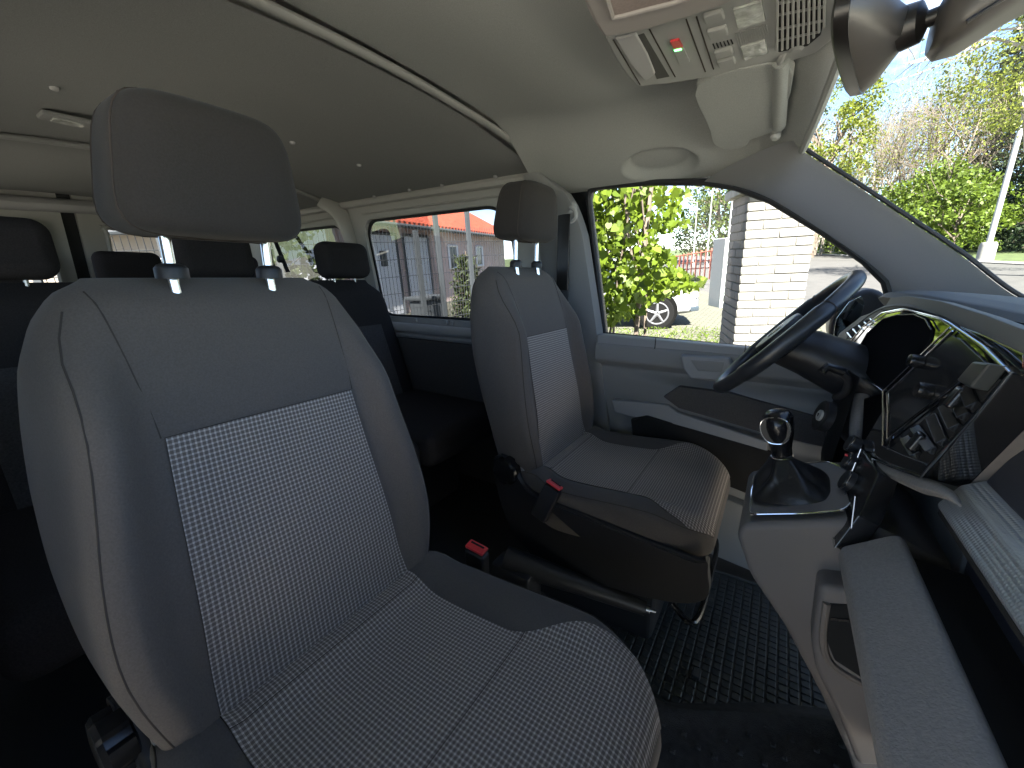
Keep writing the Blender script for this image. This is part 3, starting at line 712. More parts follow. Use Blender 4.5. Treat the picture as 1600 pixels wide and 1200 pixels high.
# chrome bead along edges
def bead(pts, off, r, name='chrome_bead', parent=None, m_=None, closed=False):
    bm = NB(); tube(bm, dpoly(pts, off), r, 8, closed=closed); return obj(name, bm, m_ or CHR, parent or dash)
bead([(1323, 541), (1347, 512), (1378, 489), (1412, 482), (1466, 496), (1482, 504)], .004, .0016)
bead([(1482, 504), (1535, 540), (1578, 582)], .004, .0016)
bead([(1323, 542), (1332, 566), (1347, 590), (1379, 611)], .004, .002)
bead([(1379, 612), (1431, 563), (1484, 512)], .004, .0016); bead([(1384, 616), (1436, 567), (1488, 517)], .004, .0015)
bead([(1379, 612), (1380, 650), (1379, 697)], .004, .0018); bead([(1386, 616), (1387, 650), (1386, 686)], .004, .0018)
bead([(1384, 689), (1440, 644), (1510, 590)], .003, .0014)
bead([(1380, 697), (1412, 712), (1448, 725)], .003, .0016)
bead([(1352, 712), (1392, 729), (1438, 746), (1520, 653), (1579, 583)], .003, .0016)
# cluster screen and its dark glass hood
CS = [(1340, 544), (1354, 520), (1379, 497), (1400, 491), (1428, 490), (1446, 498), (1455, 514), (1452, 530), (1438, 552), (1400, 593), (1379, 606), (1362, 596), (1347, 575)]
cs = dplate(CS, .003, .004, SCREEN, 'instrument_cluster', bev=.001)
bead([(1341, 545), (1355, 521), (1380, 498), (1401, 492), (1428, 491), (1446, 499), (1455, 515)], .005, .0012, 'cluster_rim', cs, BLKS)
# infotainment screen
isn = dplate([(1392, 612), (1482, 522), (1500, 530), (1556, 582), (1510, 584), (1440, 640), (1390, 676)], .003, .004, INFO, 'infotainment_screen', bev=.001)
for c, r in (((1441, 566), .011), ((1454, 612), .012)):
    p = dsh(*c, .004); bm = NB(); lathe(bm, [(r, 0), (r, .012), (r*.86, .017), (r*.3, .018)], p, DN, 28); obj('volume_knob', bm, BLKS, isn)
# small grey box on the screen edge
p4 = dpoly([(1493, 594), (1519, 564), (1545, 567), (1513, 606)], .020)
TBX = mat('grey_box_plastic', (.045, .047, .045), .3, spec=.5)
tb = NB(); prism(tb, p4, -DN*.019, .003, 3); tag(obj('grey_box', tb, TBX), 'small grey box fixed on the gloss panel above the vents', 'box')
# vents
vn = dplate([(1392, 700), (1506, 600), (1562, 592), (1448, 728)], .002, .003, DARKH, 'centre_vent', bev=.0005)
slats = [((1404, 686), (1420, 712)), ((1420, 670), (1444, 705)), ((1444, 652), (1460, 692)), ((1464, 636), (1479, 670)), ((1480, 622), (1493, 652)), ((1496, 608), (1506, 636))]
for a, b in slats:
    A = dsh(*a, .014); B = dsh(*b, .014); d = (B-A); e = Vector((0, -1, 0)).cross(DN)
    up = Vector((KR, 0, 1)).normalized()
    bm = NB(); prism(bm, [A, B, B+up*.011-DN*.006, A+up*.011-DN*.006], -DN*.012+up*-.003, .0012, 2); obj('vent_slat', bm, BLKS, vn)
for c in ((1432, 690), (1494, 622)):
    p = dsh(*c, .010); bm = NB(); box(bm, p, (.012, .02, .03), Matrix.Rotation(math.atan(KR), 3, 'Y'), .004, 3); obj('vent_tab', bm, BLKS, vn)
# black return + taupe return on the right side of the frame
ns = Vector((0, -1, 0))
side = [dsh(1439, 746, -.002), dsh(1520, 653, -.002), dsh(1579, 583, -.002)]
a, b = side[0], side[2]
fw = Vector((1, 0, -.05)).normalized()
bm = NB(); prism(bm, [a, b, b+fw*.03, a+fw*.03], (0, .02, 0), .001, 1); obj('frame_return', bm, GLOSS, dash)
bm = NB(); prism(bm, [a+fw*.031, b+fw*.031, b+fw*.085+Vector((0, 0, 0)), a+fw*.062], (0, .02, 0), .001, 1); obj('frame_return_inner', bm, TAN, dash)
# textured trim running down the left of the centre stack and round its bottom
def band(pts, offs, wid, m_, name):
    bm = NB(); top = dpoly(pts, offs)
    sp0 = spline(top, 5); tube(bm, sp0, [wid*min(1, .12+(len(sp0)-1-i)/10) for i in range(len(sp0))], 10, flat=.8); return obj(name, bm, m_, dash)
band([(1347, 618), (1341, 655), (1340, 695), (1348, 716), (1392, 736), (1440, 757), (1480, 772), (1500, 790)], -.008, .014, DASHG, 'decor_strip_corner')
# hood over cluster (outer visor), left small vent
band([(1316, 545), (1340, 511), (1374, 485), (1413, 477), (1468, 491), (1490, 501)], -.014, .006, DASHB, 'cluster_hood')
dplate([(1377, 486), (1412, 479), (1468, 492), (1486, 502), (1540, 534), (1640, 590), (1640, 530), (1540, 492), (1470, 470), (1420, 462), (1392, 464)], -.010, .02, DASHB, 'upper_band')
lv = dplate([(1320, 520), (1345, 503), (1372, 494), (1362, 508), (1330, 530)], -.004, .01, DARKH, 'side_vent', bev=.001)
for i in range(5):
    a = (1324+9*i, 520-5.5*i); b = (1331+9*i, 528-6*i)
    bm = NB(); tube(bm, dpoly([a, b], .0), .002, 6); obj('vent_slat', bm, STEEL, lv)
dplate([(1298, 545), (1312, 520), (1345, 494), (1378, 482), (1376, 487), (1346, 511), (1321, 541), (1330, 570), (1318, 572)], -.010, .02, DOORG, 'side_vent_surround')
dplate([(1483, 503), (1530, 520), (1600, 552), (1600, 590), (1581, 583), (1536, 541)], -.008, .02, GLOSS, 'upper_tray_edge')

# lower driver-side cowl with key lock and stalk
cowl = thing('steering_column', 'black steering column cowl and knee panel with ignition lock and wiper stalk', 'steering column', (.2, .4, .7))
def cow(u, v):
    y = .76-.46*u; z = .48+.37*v
    x = .155-.04*math.exp(-((y-.38)/.15)**2)+.10*sm(.64, .50, z)+.03*v
    return Vector((x, y, z))
bm = NB(); grid(bm, cow, 30, 24); bmesh.ops.solidify(bm, geom=bm.faces[:], thickness=-.02); obj('knee_panel', bm, KNEE, cowl)
bm = NB(); tube(bm, [(.00, .46, .885), (.07, .46, .87), (.19, .46, .82), (.26, .46, .78)], [.055, .07, .085, .09], 24, flat=.8); obj('column_cover', bm, BLK, cowl)
kp = at(1285, 650, 'y', .30)
kn = Vector((-1, -.25, .25)).normalized()
bm = NB(); lathe(bm, [(.034, -.01), (.034, .004), (.028, .006), (.017, .003), (.012, .003)], kp, kn, 28); kl = obj('ignition_lock', bm, BLK, cowl)
bm = NB(); lathe(bm, [(.012, 0), (.012, .006), (.0105, .007)], kp+kn*.001, kn, 24); obj('key_cylinder', bm, mat('key_metal', (.6, .6, .58), .4, metal=.3), kl)
bm = NB(); box(bm, kp+kn*.0085, (.0022, .0022, .007)); obj('key_slot', bm, DARKH, kl)
sp_ = [at(1305, 622, 'y', .33), at(1322, 612, 'y', .31), at(1324, 592, 'y', .29), at(1308, 577, 'y', .28)]
bm = NB(); tube(bm, spline(sp_, 5), .008, 10); st = obj('stalk', bm, BLK, cowl)
bm = NB(); tube(bm, [at(1318, 581, 'y', .28), at(1292, 573, 'y', .27), at(1284, 582, 'y', .265)], .009, 10); obj('stalk_end', bm, BLKS, st)

# ================================================================== STEERING WHEEL
sw = thing('steering_wheel', 'black leather three-spoke steering wheel in front of the driver seat', 'steering wheel', (.01, .46, .90))
wc = Vector((.012, .46, .905)); wu = Vector((.245, 0, .285)).normalized(); wl = Vector((0, 1, 0)); wn = Vector((-.285, 0, .245)).normalized()
R0 = .188
bm = NB(); pts = []; rr = []
for k in range(96):
    a = 2*PI*k/96; pts.append(wc+R0*(math.cos(a)*wl+math.sin(a)*wu)); rr.append(.0165+.0025*(abs(math.cos(a)) > .85))
tube(bm, pts, rr, 16, closed=True); rim = obj('rim', bm, WHL, sw)
bm = NB()
for a in (.62, PI-.62, -.28, PI+.28):
    c_ = wc+R0*(math.cos(a)*wl+math.sin(a)*wu); tg = -math.sin(a)*wl+math.cos(a)*wu; rd = math.cos(a)*wl+math.sin(a)*wu
    tube(bm, [c_+.0175*(math.cos(q)*rd+math.sin(q)*wn) for q in [2*PI*i/16 for i in range(16)]], .0008, 5, closed=True)
obj('rim_seam', bm, SEAM, rim)
def wp(a, r, o=0): return wc+r*(math.cos(a)*wl+math.sin(a)*wu)+wn*o
for a0 in (0, PI):
    s = 1 if a0 == 0 else -1
    bm = NB(); prism(bm, [wc+wl*s*.05+wu*.03-wn*.02, wc+wl*s*.175+wu*.022-wn*.006, wc+wl*s*.178-wu*.022-wn*.006, wc+wl*s*.05-wu*.045-wn*.02], -wn*.016, .005, 3); sp1 = obj('spoke', bm, BLKS, sw)
    bm = NB(); prism(bm, [wc+wl*s*.07+wu*.022-wn*.016, wc+wl*s*.14+wu*.016-wn*.006, wc+wl*s*.14-wu*.018-wn*.006, wc+wl*s*.07-wu*.03-wn*.016], wn*.004, .002); obj('button_pad', bm, GLOSS, sp1)
    bm = NB(); tube(bm, [wc+wl*s*.062+wu*.03-wn*.012, wc+wl*s*.15+wu*.022-wn*.002], .0018, 6); obj('chrome_inlay', bm, CHR, sp1)
bm = NB(); prism(bm, [wc+wl*.02-wu*.05-wn*.02, wc+wl*.03-wu*.178-wn*.006, wc-wl*.03-wu*.178-wn*.006, wc-wl*.02-wu*.05-wn*.02], -wn*.014, .005, 3); obj('spoke', bm, BLKS, sw)
bm = NB(); prism(bm, [wp(2*PI*k/24, .070*(1+.10*math.cos(4*PI*k/24)), -.03) for k in range(24)], wn*.05, .014, 4); hub = obj('hub', bm, BLK, sw)
bm = NB(); tube(bm, [wp(2*PI*k/32, .022, .0205) for k in range(32)], .0016, 6, closed=True)
for q in (((-.013, .014), (-.004, -.012), (0, -.002), (.004, -.012), (.013, .014)), ((-.006, .016), (0, .002), (.006, .016))):
    tube(bm, [wc+wl*-x_+wu*y_+wn*.0205 for x_, y_ in q], .0013, 6)
obj('wheel_emblem', bm, CHR, hub)

# ================================================================== CENTRE CONSOLE + GEAR LEVER
con = thing('centre_console', 'taupe lower centre console with chrome-edged gear surround and storage pocket', 'console', (.15, .1, 0))
def Q(px, py, y): return at(px, py, 'y', y)
yc0, yc1 = .03, .30
# side profile at y0 (near side), swept to far side
prof = [(-.012, .575), (-.006, .600), (.02, .612), (.16, .668), (.34, .60), (.34, .06), (.27, .06), (.215, .20), (.16, .30), (.085, .42), (.02, .50)]
bm = NB(); prism(bm, [(x, yc0, z) for x, z in prof], (0, yc1-yc0, 0), .012, 4); cb = obj('console_body', bm, CONS, con)
nt_ = Vector((-.42, 0, 1)).normalized()
def ct(x, y, o=0): return Vector((x, y, .606+.40*(x-.0)))+Vector((0, 0, o+.004))
rimp = [(.005, .05), (.0, .16), (.012, .27), (.05, .285), (.13, .275), (.165, .20), (.165, .12), (.135, .05), (.08, .045)]
bm = NB(); tube(bm, [ct(x, y, .004) for x, y in roundpoly(rimp, .012, 3)], .0020, 8, closed=True); obj('chrome_surround', bm, CHR, cb)
bm = NB(); prism(bm, [ct(x, y, .002) for x, y in rimp], (0, 0, .0025), 0); obj('gear_plate', bm, CONS, cb)
# step trim on near side / storage pocket
yp = -.02
pk = [(1284, 1000), (1292, 940), (1370, 955), (1395, 1100), (1320, 1062), (1290, 1040)]
bm = NB(); prism(bm, [Q(x, y, yp) for x, y in ((1268, 1010), (1280, 915), (1345, 925), (1400, 960), (1440, 1200), (1340, 1200), (1310, 1120), (1275, 1050))], (0, .10, 0), .012, 4); po = obj('pocket_housing', bm, CONS, con)
bm = NB(); tube(bm, spline([Q(x, y, yp-.001) for x, y in ((1292, 942), (1286, 1000), (1300, 1038), (1350, 1070), (1385, 1085))], 5), .006, 8); obj('pocket_lip', bm, TAN, po)
bm = NB(); prism(bm, [Q(x, y, yp-.003) for x, y in ((1296, 944), (1291, 1000), (1304, 1032), (1350, 1062), (1390, 1080), (1390, 950))], (0, .01, 0), .002); obj('pocket', bm, DARKH, po)
bm = NB(); prism(bm, [Q(x, y, yp-.006) for x, y in ((1298, 966), (1345, 970), (1345, 974), (1298, 970))], (0, .004, 0)); obj('pocket_divider', bm, BLKS, po)
# control strip with climate knobs
cs_ = NB(); nrm = Vector((-1, 0, .42)).normalized()
cp_ = [(1304, 855), (1302, 842), (1318, 770), (1345, 700), (1372, 738), (1356, 775), (1342, 805)]
PX0 = Vector((.118, 0, .66)); PN = Vector((-1, -.12, .62)).normalized()
PN = Vector((-1, 0, .37)).normalized(); PX0 = Vector((.130, .03, .632))
cc = lambda x, y, o=0: on(x, y, PX0+PN*o, PN)
prism(cs_, [cc(x, y) for x, y in cp_], -PN*.03, .003, 2); ccp = obj('climate_panel', cs_, BLKS, con)
bm = NB(); tube(bm, [cc(x, y, .001) for x, y in ((1345, 702), (1318, 770), (1301, 843), (1304, 856), (1342, 806))], .0012, 6); obj('panel_bead', bm, CHR, ccp)
for i, ((ax, ay), (bx_, by_)) in enumerate((((1313, 800), (1322, 764)), ((1330, 812), (1336, 776)))):
    bm = NB(); tube(bm, [cc(ax, ay+14, .002), cc(bx_, by_, .002)], .0012, 6); obj('button_line', bm, STEEL, ccp)
for (px, py), rr_, rc in (((1336, 696), .017, 0), ((1332, 724), .017, 1), ((1330, 754), .019, 2)):
    p = cc(px, py, .0)+Vector((0, .0, .0)); ax_ = PN
    bm = NB(); lathe(bm, [(rr_*.85, -.008), (rr_, -.006), (rr_, .010), (rr_*.9, .013), (rr_*.4, .014)], p, ax_, 32); kn_ = obj('climate_knob', bm, BLK, ccp)
    bm = NB(); tube(bm, [p+ax_*.010+rr_*1.0*(math.cos(q)*ax_.cross(Vector((0, 1, 0))).normalized()+math.sin(q)*Vector((0, 1, 0))) for q in [2*PI*i/24 for i in range(24)]], .0012, 6, closed=True); obj('knob_ring', bm, CHR, kn_)
    if rc:
        bm = NB(); box(bm, p+ax_*.012+Vector((-.001, -.004, .012 if rc == 1 else -.012)), (.005, .008, .004), bev=.001); obj('red_mark', bm, RED, kn_)
gl = thing('gear_lever', 'black gear lever with chrome-ringed knob and leather boot', 'gear lever', (.06, .15, .63))
gy = .15
gb = Vector((.065, gy, .640)); gk = at(1217, 668, 'y', gy)
def boot(u, v):
    a = 2*PI*u; k = v
    c = gb.lerp(at(1222, 712, 'y', gy), k**.9)
    rx = .046*(1-k)**1.15+.017; ry = .056*(1-k)**1.15+.017
    fold = 1+.16*math.sin(4*a+3*k)*(math.sin(PI*k)**.7)+.07*math.sin(7*a-5*k)*math.sin(PI*k)
    e = .5+.4*k
    sp = lambda t: math.copysign(abs(t)**e, t)
    return c+Vector((rx*fold*sp(math.cos(a)), ry*fold*sp(math.sin(a)), .022*math.cos(a)*(1-k)+.006*math.sin(5*a)*math.sin(PI*k)))
bm = NB(); grid(bm, boot, 64, 26, close_u=True); obj('boot', bm, LEA, gl)
kt = at(1214, 640, 'y', gy); kb_ = at(1222, 714, 'y', gy); kd = (kt-kb_).normalized()
KL = (kt-kb_).length
bm = NB()
ka = Vector((0, 1, 0)); kc = kd.cross(ka)
rings = []
for t_, ra, rc2 in ((0, .019, .017), (.08, .021, .018), (.2, .021, .018), (.36, .027, .021), (.52, .034, .024), (.70, .038, .026), (.86, .035, .026), (.96, .024, .020), (1.0, .008, .008)):
    rings.append([bm.verts.new(kb_+kd*KL*t_+ra*math.cos(2*PI*k/28)*ka+rc2*math.sin(2*PI*k/28)*kc) for k in range(28)])
for A, B in zip(rings, rings[1:]):
    for k in range(28): bm.faces.new((A[k], A[(k+1) % 28], B[(k+1) % 28], B[k]))
bm.faces.new(rings[0]); bm.faces.new(rings[-1]); bmesh.ops.recalc_face_normals(bm, faces=bm.faces); kn_ = obj('knob', bm, BLKS, gl, ang=80)
toc = (CAM-kb_); toc = (toc-kd*toc.dot(kd)); toc = (toc.normalized()*.8+Vector((-1, -.1, 0))*.2); toc = (toc-kd*toc.dot(kd)).normalized(); ts = kd.cross(toc)
bp_ = [kb_+kd*KL*(.64+.27*math.sin(q))+ts*.025*math.copysign(abs(math.cos(q))**.7, math.cos(q))*(1+.12*math.sin(q))+toc*.0275 for q in [2*PI*i/32 for i in range(32)]]
bm = NB(); tube(bm, bp_, .0012, 6, closed=True); obj('chrome_ring', bm, CHR, kn_)
bm = NB(); prism(bm, bp_, -toc*.006, 0); obj('knob_badge', bm, BLK, kn_)
bm = NB(); tube(bm, [kb_+kd*.002+.0205*(math.cos(q)*ka+.9*math.sin(q)*kc) for q in [2*PI*i/24 for i in range(24)]], .0013, 6, closed=True); obj('collar', bm, CHR, gl)

# handbrake
hb = thing('handbrake', 'black handbrake lever lying beside the driver seat', 'handbrake', (-.45, .10, .2))
a = at(790, 872, 'z', .24); b = at(1008, 950, 'z', .17)
bm = NB(); tube(bm, [a, a.lerp(b, .25), a.lerp(b, .6), b], [.036, .034, .026, .020], 16); obj('grip', bm, BLK, hb)
d = (b-a).normalized(); bm = NB(); tube(bm, [b, b+d*.012, b+d*.014, b+d*.028], [.013, .013, .005, .005], 12); obj('release_button', bm, STEEL, hb)
bm = NB(); box(bm, (a.x+.03, a.y+.01, .12), (.14, .09, .22), bev=.02); obj('brake_base', bm, BLK, hb)

# ================================================================== MATS
mt = thing('rubber_mat', 'black rubber mat with raised rectangular cells on the driver footwell floor', 'floor mat', (0, .4, 0))
bm = NB(); box(bm, (-.15, .40, .004), (1.12, .60, .010), bev=.003); obj('mat_base', bm, RUB, mt)
bm = NB()
x = -.68
i = 0
while x < .38:
    y = .115
    while y < .68:
        if x < .235: t = .0225; sy = .0
        else: t = .027
        dx = .024 if x < .19 else .030
        tb_ = bmesh.new(); box(bm, (x+dx/2, y+.0115, .0105), (dx-.0042, .0185, .004), bev=.0012, seg=1); tb_.free()
        y += .0228
    x += dx+.0012
obj('raised_cells', bm, RUB, mt, ang=30)
bm = NB(); tube(bm, [(-.70, .105, .012), (.40, .105, .012)], .005, 6); tube(bm, [(-.70, .70, .012), (.40, .70, .012)], .005, 6); obj('mat_rim', bm, RUB, mt)
bm = NB(); box(bm, at(1088, 1052, 'z', .02), (.022, .03, .012), bev=.003); obj('mat_clip', bm, RUB, mt)
cp2 = thing('passenger_floor_carpet', 'black textured carpet with small square studs in the passenger footwell', 'carpet', (0, -.3, 0))
def cf(u, v):
    x = -.75+1.3*u; ye = .13+.45*max(0, min(.5, x+.12)); y = -.86+(ye+.86)*v
    edge = sm(ye-.07, ye, y)
    return Vector((x, y+.012*math.sin(x*9), .006+.022*(1-edge)+.010*math.exp(-((y-ye+.05)/.03)**2)+.02*sm(-.1, .4, x)))
bm = NB(); grid(bm, cf, 60, 60)
for i in range(14):
    for j in range(10):
        x = -.24+i*.042+(.014 if j % 2 else 0)+.004*((i*7+j*3) % 3); y = .055+.45*max(0, min(.5, x+.12))-j*.045+(.018 if i % 2 else 0)
        if (i*5+j*3) % 7 == 0: continue
        box(bm, (x, y+.0, .0295+.02*sm(-.1, .4, x)), (.011, .010, .006), bev=.0015, seg=1)
obj('carpet_sheet', bm, CARP, cp2, ang=30)

# ================================================================== OVERHEAD
oh = thing('overhead_console', 'grey roof console with reading lamps, buttons, red switch and slotted grille', 'roof console', (-.1, .1, 1.47))
zo = 1.452
Z = lambda px, py, z=zo: at(px, py, 'z', z)
outer = [(946, 62), (958, 88), (978, 118), (996, 136), (1040, 132), (1130, 118), (1225, 100), (1275, 84), (1300, 64), (1312, 40), (1318, 10), (1316, -60), (1180, -60), (1050, 6)]
bm = NB(); prism(bm, [Z(*p) for p in outer], (0, 0, .035), .006, 4); ob = obj('console_shell', bm, OHC, oh)
bez = [(890, -40), (925, 36), (942, 62), (1000, 52), (1070, 32), (1130, 12), (1168, -6), (1200, -60)]
inn = [(938, -40), (955, 20), (962, 26), (1010, 14), (1080, -6), (1120, -40)]
zb = zo-.018
bm = NB(); 
bo = [Z(*p, zb) for p in bez]; bi = [Z(*p, zb) for p in inn]
prism(bm, bo, (0, 0, .05), .010, 4); be = obj('tray_bezel', bm, OHB, oh)
bm = NB(); prism(bm, [Z(p[0], p[1], zb-.002) for p in inn], (0, 0, .004), 0); obj('tray_recess', bm, mat('tray_lining', (.27, .22, .2), .8, noise=(300, .1)), be, smooth=False)
tube_ = NB(); tube(tube_, spline([Z(p[0], p[1], zb-.002) for p in inn], 4), .004, 8); obj('tray_edge', tube_, OHB, be)
def oplate(pts, dz, th, m_, name, bev=.002, parent=None):
    bm = NB(); prism(bm, [Z(*p, zo-dz) for p in pts], (0, 0, th), bev, 3); return obj(name, bm, m_, parent or ob)
def oline(a, b, m_=SEAM, r=.0012, name='panel_joint', dz=.0005):
    bm = NB(); tube(bm, [Z(*a, zo-dz), Z(*b, zo-dz)], r, 5); return obj(name, bm, m_, ob)
oline((1015, 46), (1055, 120)); oline((1072, 30), (1102, 112)); oline((1088, 26), (1115, 108)); oline((958, 62), (1000, 132)); 
oplate([(962, 62), (994, 54), (1012, 86), (1024, 116), (1008, 128), (984, 100)], .004, .006, TRIM, 'glasses_holder_lid', .003)
oplate([(996, 56), (1006, 53), (1028, 90), (1046, 120), (1026, 124), (1014, 92)], .001, .004, mat('holder_gap', (.06, .06, .055), .8), 'holder_gap', .0008)
oplate([(1046, 65), (1062, 62), (1078, 97), (1062, 102)], .002, .004, OHC, 'switch_cover', .001)
oplate([(1047, 66), (1061, 63), (1067, 75), (1053, 78)], .0045, .004, RED, 'red_switch', .001)
oplate([(1053, 79), (1064, 76.5), (1065, 78.5), (1054, 81)], .005, .002, GREEN, 'indicator_light', .0001)
for q in (((1098, 28), (1128, 19), (1133, 32), (1103, 41)), ((1104, 52), (1134, 44), (1138, 57), (1109, 64)), ((1115, 85), (1143, 77), (1146, 87), (1119, 94)), ((1120, 99), (1146, 92), (1150, 101), (1123, 107))):
    oplate(q, .006, .008, OHC, 'push_button', .0025)
for i in range(6): oline((1114+i*5.6, 68.5-i*1.3), (1117+i*5.6, 76-i*1.5), DARKH, .0011, 'microphone_slot')
l1 = oplate([(1145, 16), (1190, 3), (1196, 34), (1153, 46)], .003, .004, LENS, 'reading_lamp', .001)
l2 = oplate([(1157, 75), (1195, 64), (1200, 84), (1163, 95)], .003, .004, LENS, 'reading_lamp', .001)
for i in range(14): oline((1150+i*3.6, 52-i*1.0), (1155+i*3.6, 71-i*1.1), OHC, .0009, 'lamp_rib', .0015)
gr = oplate([(1212, 0), (1212, 79), (1218, 82), (1262, 72), (1282, 55), (1288, 30), (1290, -30), (1212, -20)], .001, .003, DARKH, 'grille_back', .0005)
gr.name = 'air_grille'
for i in range(10):
    x = 1214+i*8.2; bm = NB(); tube(bm, [Z(x+1, -30, zo-.004), Z(x, 80-i*2.2-(i > 6)*(i-6)*6, zo-.004)], .0021, 6); obj('grille_bar', bm, OHC, gr)
for j, yy in enumerate((-16, 2, 20, 42, 60)):
    bm = NB(); tube(bm, [Z(1212, yy+4, zo-.0025), Z(1288-(j == 4)*10, yy-10, zo-.0025)], .0019, 6); obj('grille_bar', bm, OHC, gr)

# sun visor
sv = thing('sun_visor', 'grey sun visor folded against the headliner beside the roof console', 'sun visor', (-.14, .4, 1.43))
def vis_z(y): return 1.462-.06*sm(.25, .68, y)-.012
vp_ = [(-.215, .30), (-.214, .50), (-.212, .575), (-.188, .620), (-.155, .628), (-.135, .61), (-.128, .585), (-.108, .575), (-.075, .555), (-.060, .52), (-.052, .30)]
vp_ = [(p.x, p.y) for p in spline([(x, y, 0) for x, y in vp_], 4, True)]
bm = NB(); top = [(x, y, vis_z(y)) for x, y in vp_]
prism(bm, [(x, y, 1.40) for x, y in vp_], (0, 0, .022), .007, 4)
for v in bm.verts: v.co.z += vis_z(v.co.y)-1.40
obj('visor_flap', bm, HEADF, sv, ang=60)
bm = NB(); tube(bm, [(-.064, y, vis_z(y)+.004) for y in (.285, .35, .42, .48, .54)], .015, 12); obj('visor_roll', bm, HEADF, sv)
bm = NB(); tube(bm, spline([(-.066, .29, vis_z(.29)), (-.06, .265, vis_z(.27)+.004), (-.045, .255, vis_z(.25)+.02)], 5), .006, 8); lathe(bm, [(.014, 0), (.014, .012), (.008, .018)], (-.040, .25, 1.465), (0, 0, -1), 16); obj('visor_hook', bm, OHC, sv)
bm = NB(); lathe(bm, [(.012, 0), (.012, .012), (.006, .018)], at(1212, 208, 'z', 1.40), (0, -.5, -1), 16); obj('visor_pivot', bm, OHC, sv)

# rear-view mirror
rm = thing('rear_view_mirror', 'dark interior mirror seen edge-on at the top of the windscreen', 'mirror', (.05, 0, 1.36))
def mlo(sections, m_, name, parent, n=24):
    bm = NB(); rings = []
    for c, a, b, ex in sections:
        c = Vector(c); a = Vector(a); b = Vector(b)
        rings.append([bm.verts.new(c+a*math.copysign(abs(math.cos(t))**ex, math.cos(t))+b*math.copysign(abs(math.sin(t))**ex, math.sin(t))) for t in [2*PI*i/n for i in range(n)]])
    for A, B in zip(rings, rings[1:]):
        for k in range(n): bm.faces.new((A[k], A[(k+1) % n], B[(k+1) % n], B[k]))
    bm.faces.new(rings[0]); bm.faces.new(rings[-1]); bmesh.ops.recalc_face_normals(bm, faces=bm.faces); return obj(name, bm, m_, parent, ang=50)
# local mirror frame measured at y = 0 : glass side faces rear; long axis along Y
def pm(px, py, y=0.): return at(px, py, 'y', y)
E1 = pm(1306, 40); E2 = pm(1372, 155)     # glass edge: top-left, bottom tip
mc = Vector((.045, .02, 1.352)); mlong = Vector((.20, .95, -.10)).normalized(); mn = Vector((-.93, .22, .05)).normalized(); mn = (mn-mlong*mn.dot(mlong)).normalized(); mup = mlong.cross(mn)
if mup.z < 0: mup = -mup
mlo([(mc+mn*.020, mlong*.104, mup*.033, .6), (mc+mn*.016, mlong*.112, mup*.037, .6), (mc+mn*.002, mlong*.112, mup*.037, .6)], MIRD, 'mirror_bezel', rm, 40)
mlo([(mc+mn*.003, mlong*.110, mup*.036, .6), (mc-mn*.012, mlong*.092, mup*.031, .65), (mc-mn*.028, mlong*.055, mup*.022, .8), (mc-mn*.040, mlong*.026, mup*.018, .9)], MIRB, 'mirror_housing', rm, 40)
bm = NB(); bm.faces.new([bm.verts.new(mc+mn*.0206+mlong*.1*math.copysign(abs(math.cos(t))**.6, math.cos(t))+mup*.03*math.copysign(abs(math.sin(t))**.6, math.sin(t))) for t in [2*PI*i/40 for i in range(40)]]); obj('mirror_glass', bm, MIRG, rm)
ja = mc-mn*.036; jb = Vector((.135, -.01, 1.352))
bm = NB(); tube(bm, [ja, ja.lerp(jb, .3), ja.lerp(jb, .4), ja.lerp(jb, .75), jb], [.024, .022, .009, .009, .012], 16); obj('mirror_stem', bm, MIRD, rm)
sc = thing('sensor_cover', 'dark brown sensor cover on the windscreen behind the mirror', 'sensor cover', (.17, 0, 1.36))
mlo([((.108, 0, 1.335), (0, .022, 0), (0, 0, .022), .8), ((.118, 0, 1.345), (0, .045, 0), (0, 0, .036), .6), ((.140, 0, 1.358), (0, .056, 0), (0, 0, .044), .5), ((.175, 0, 1.376), (0, .058, 0), (-.004, 0, .038), .5), ((.215, 0, 1.378), (0, .054, 0), (-.01, 0, .022), .5), ((.235, 0, 1.37), (0, .04, 0), (-.01, 0, .008), .6)], MIRB, 'cover_shell', sc, 48)
bm = NB(); tube(bm, spline([(.128, -.05, 1.318), (.165, -.054, 1.337), (.21, -.05, 1.360)], 5), .0022, 6); obj('cover_joint', bm, MIRD, sc)

bpy.context.view_layer.update()
for o in VAN:
    if o.parent is None: o.matrix_world = M @ o.matrix_world

#EXTERIOR
# ------------------------------------------------------------------ outside: world frame
GZ = -.55
def gW(px, py, z=GZ):
    r = MR @ ray(px, py); return CAM+r*((z-CAM.z)/r.z)
def dW(px, py, d):            # depth measured along the camera axis
    r = MR @ ray(px, py); a = MR @ (RC @ Vector((0, 0, -1))); return CAM+r*(d/r.dot(a))
def wt(o, label, cat, group=None): return tag(o, label, cat, group, van=False)
def wthing(name, label, cat, loc, group=None): return thing(name, label, cat, tuple(loc), group, van=False)
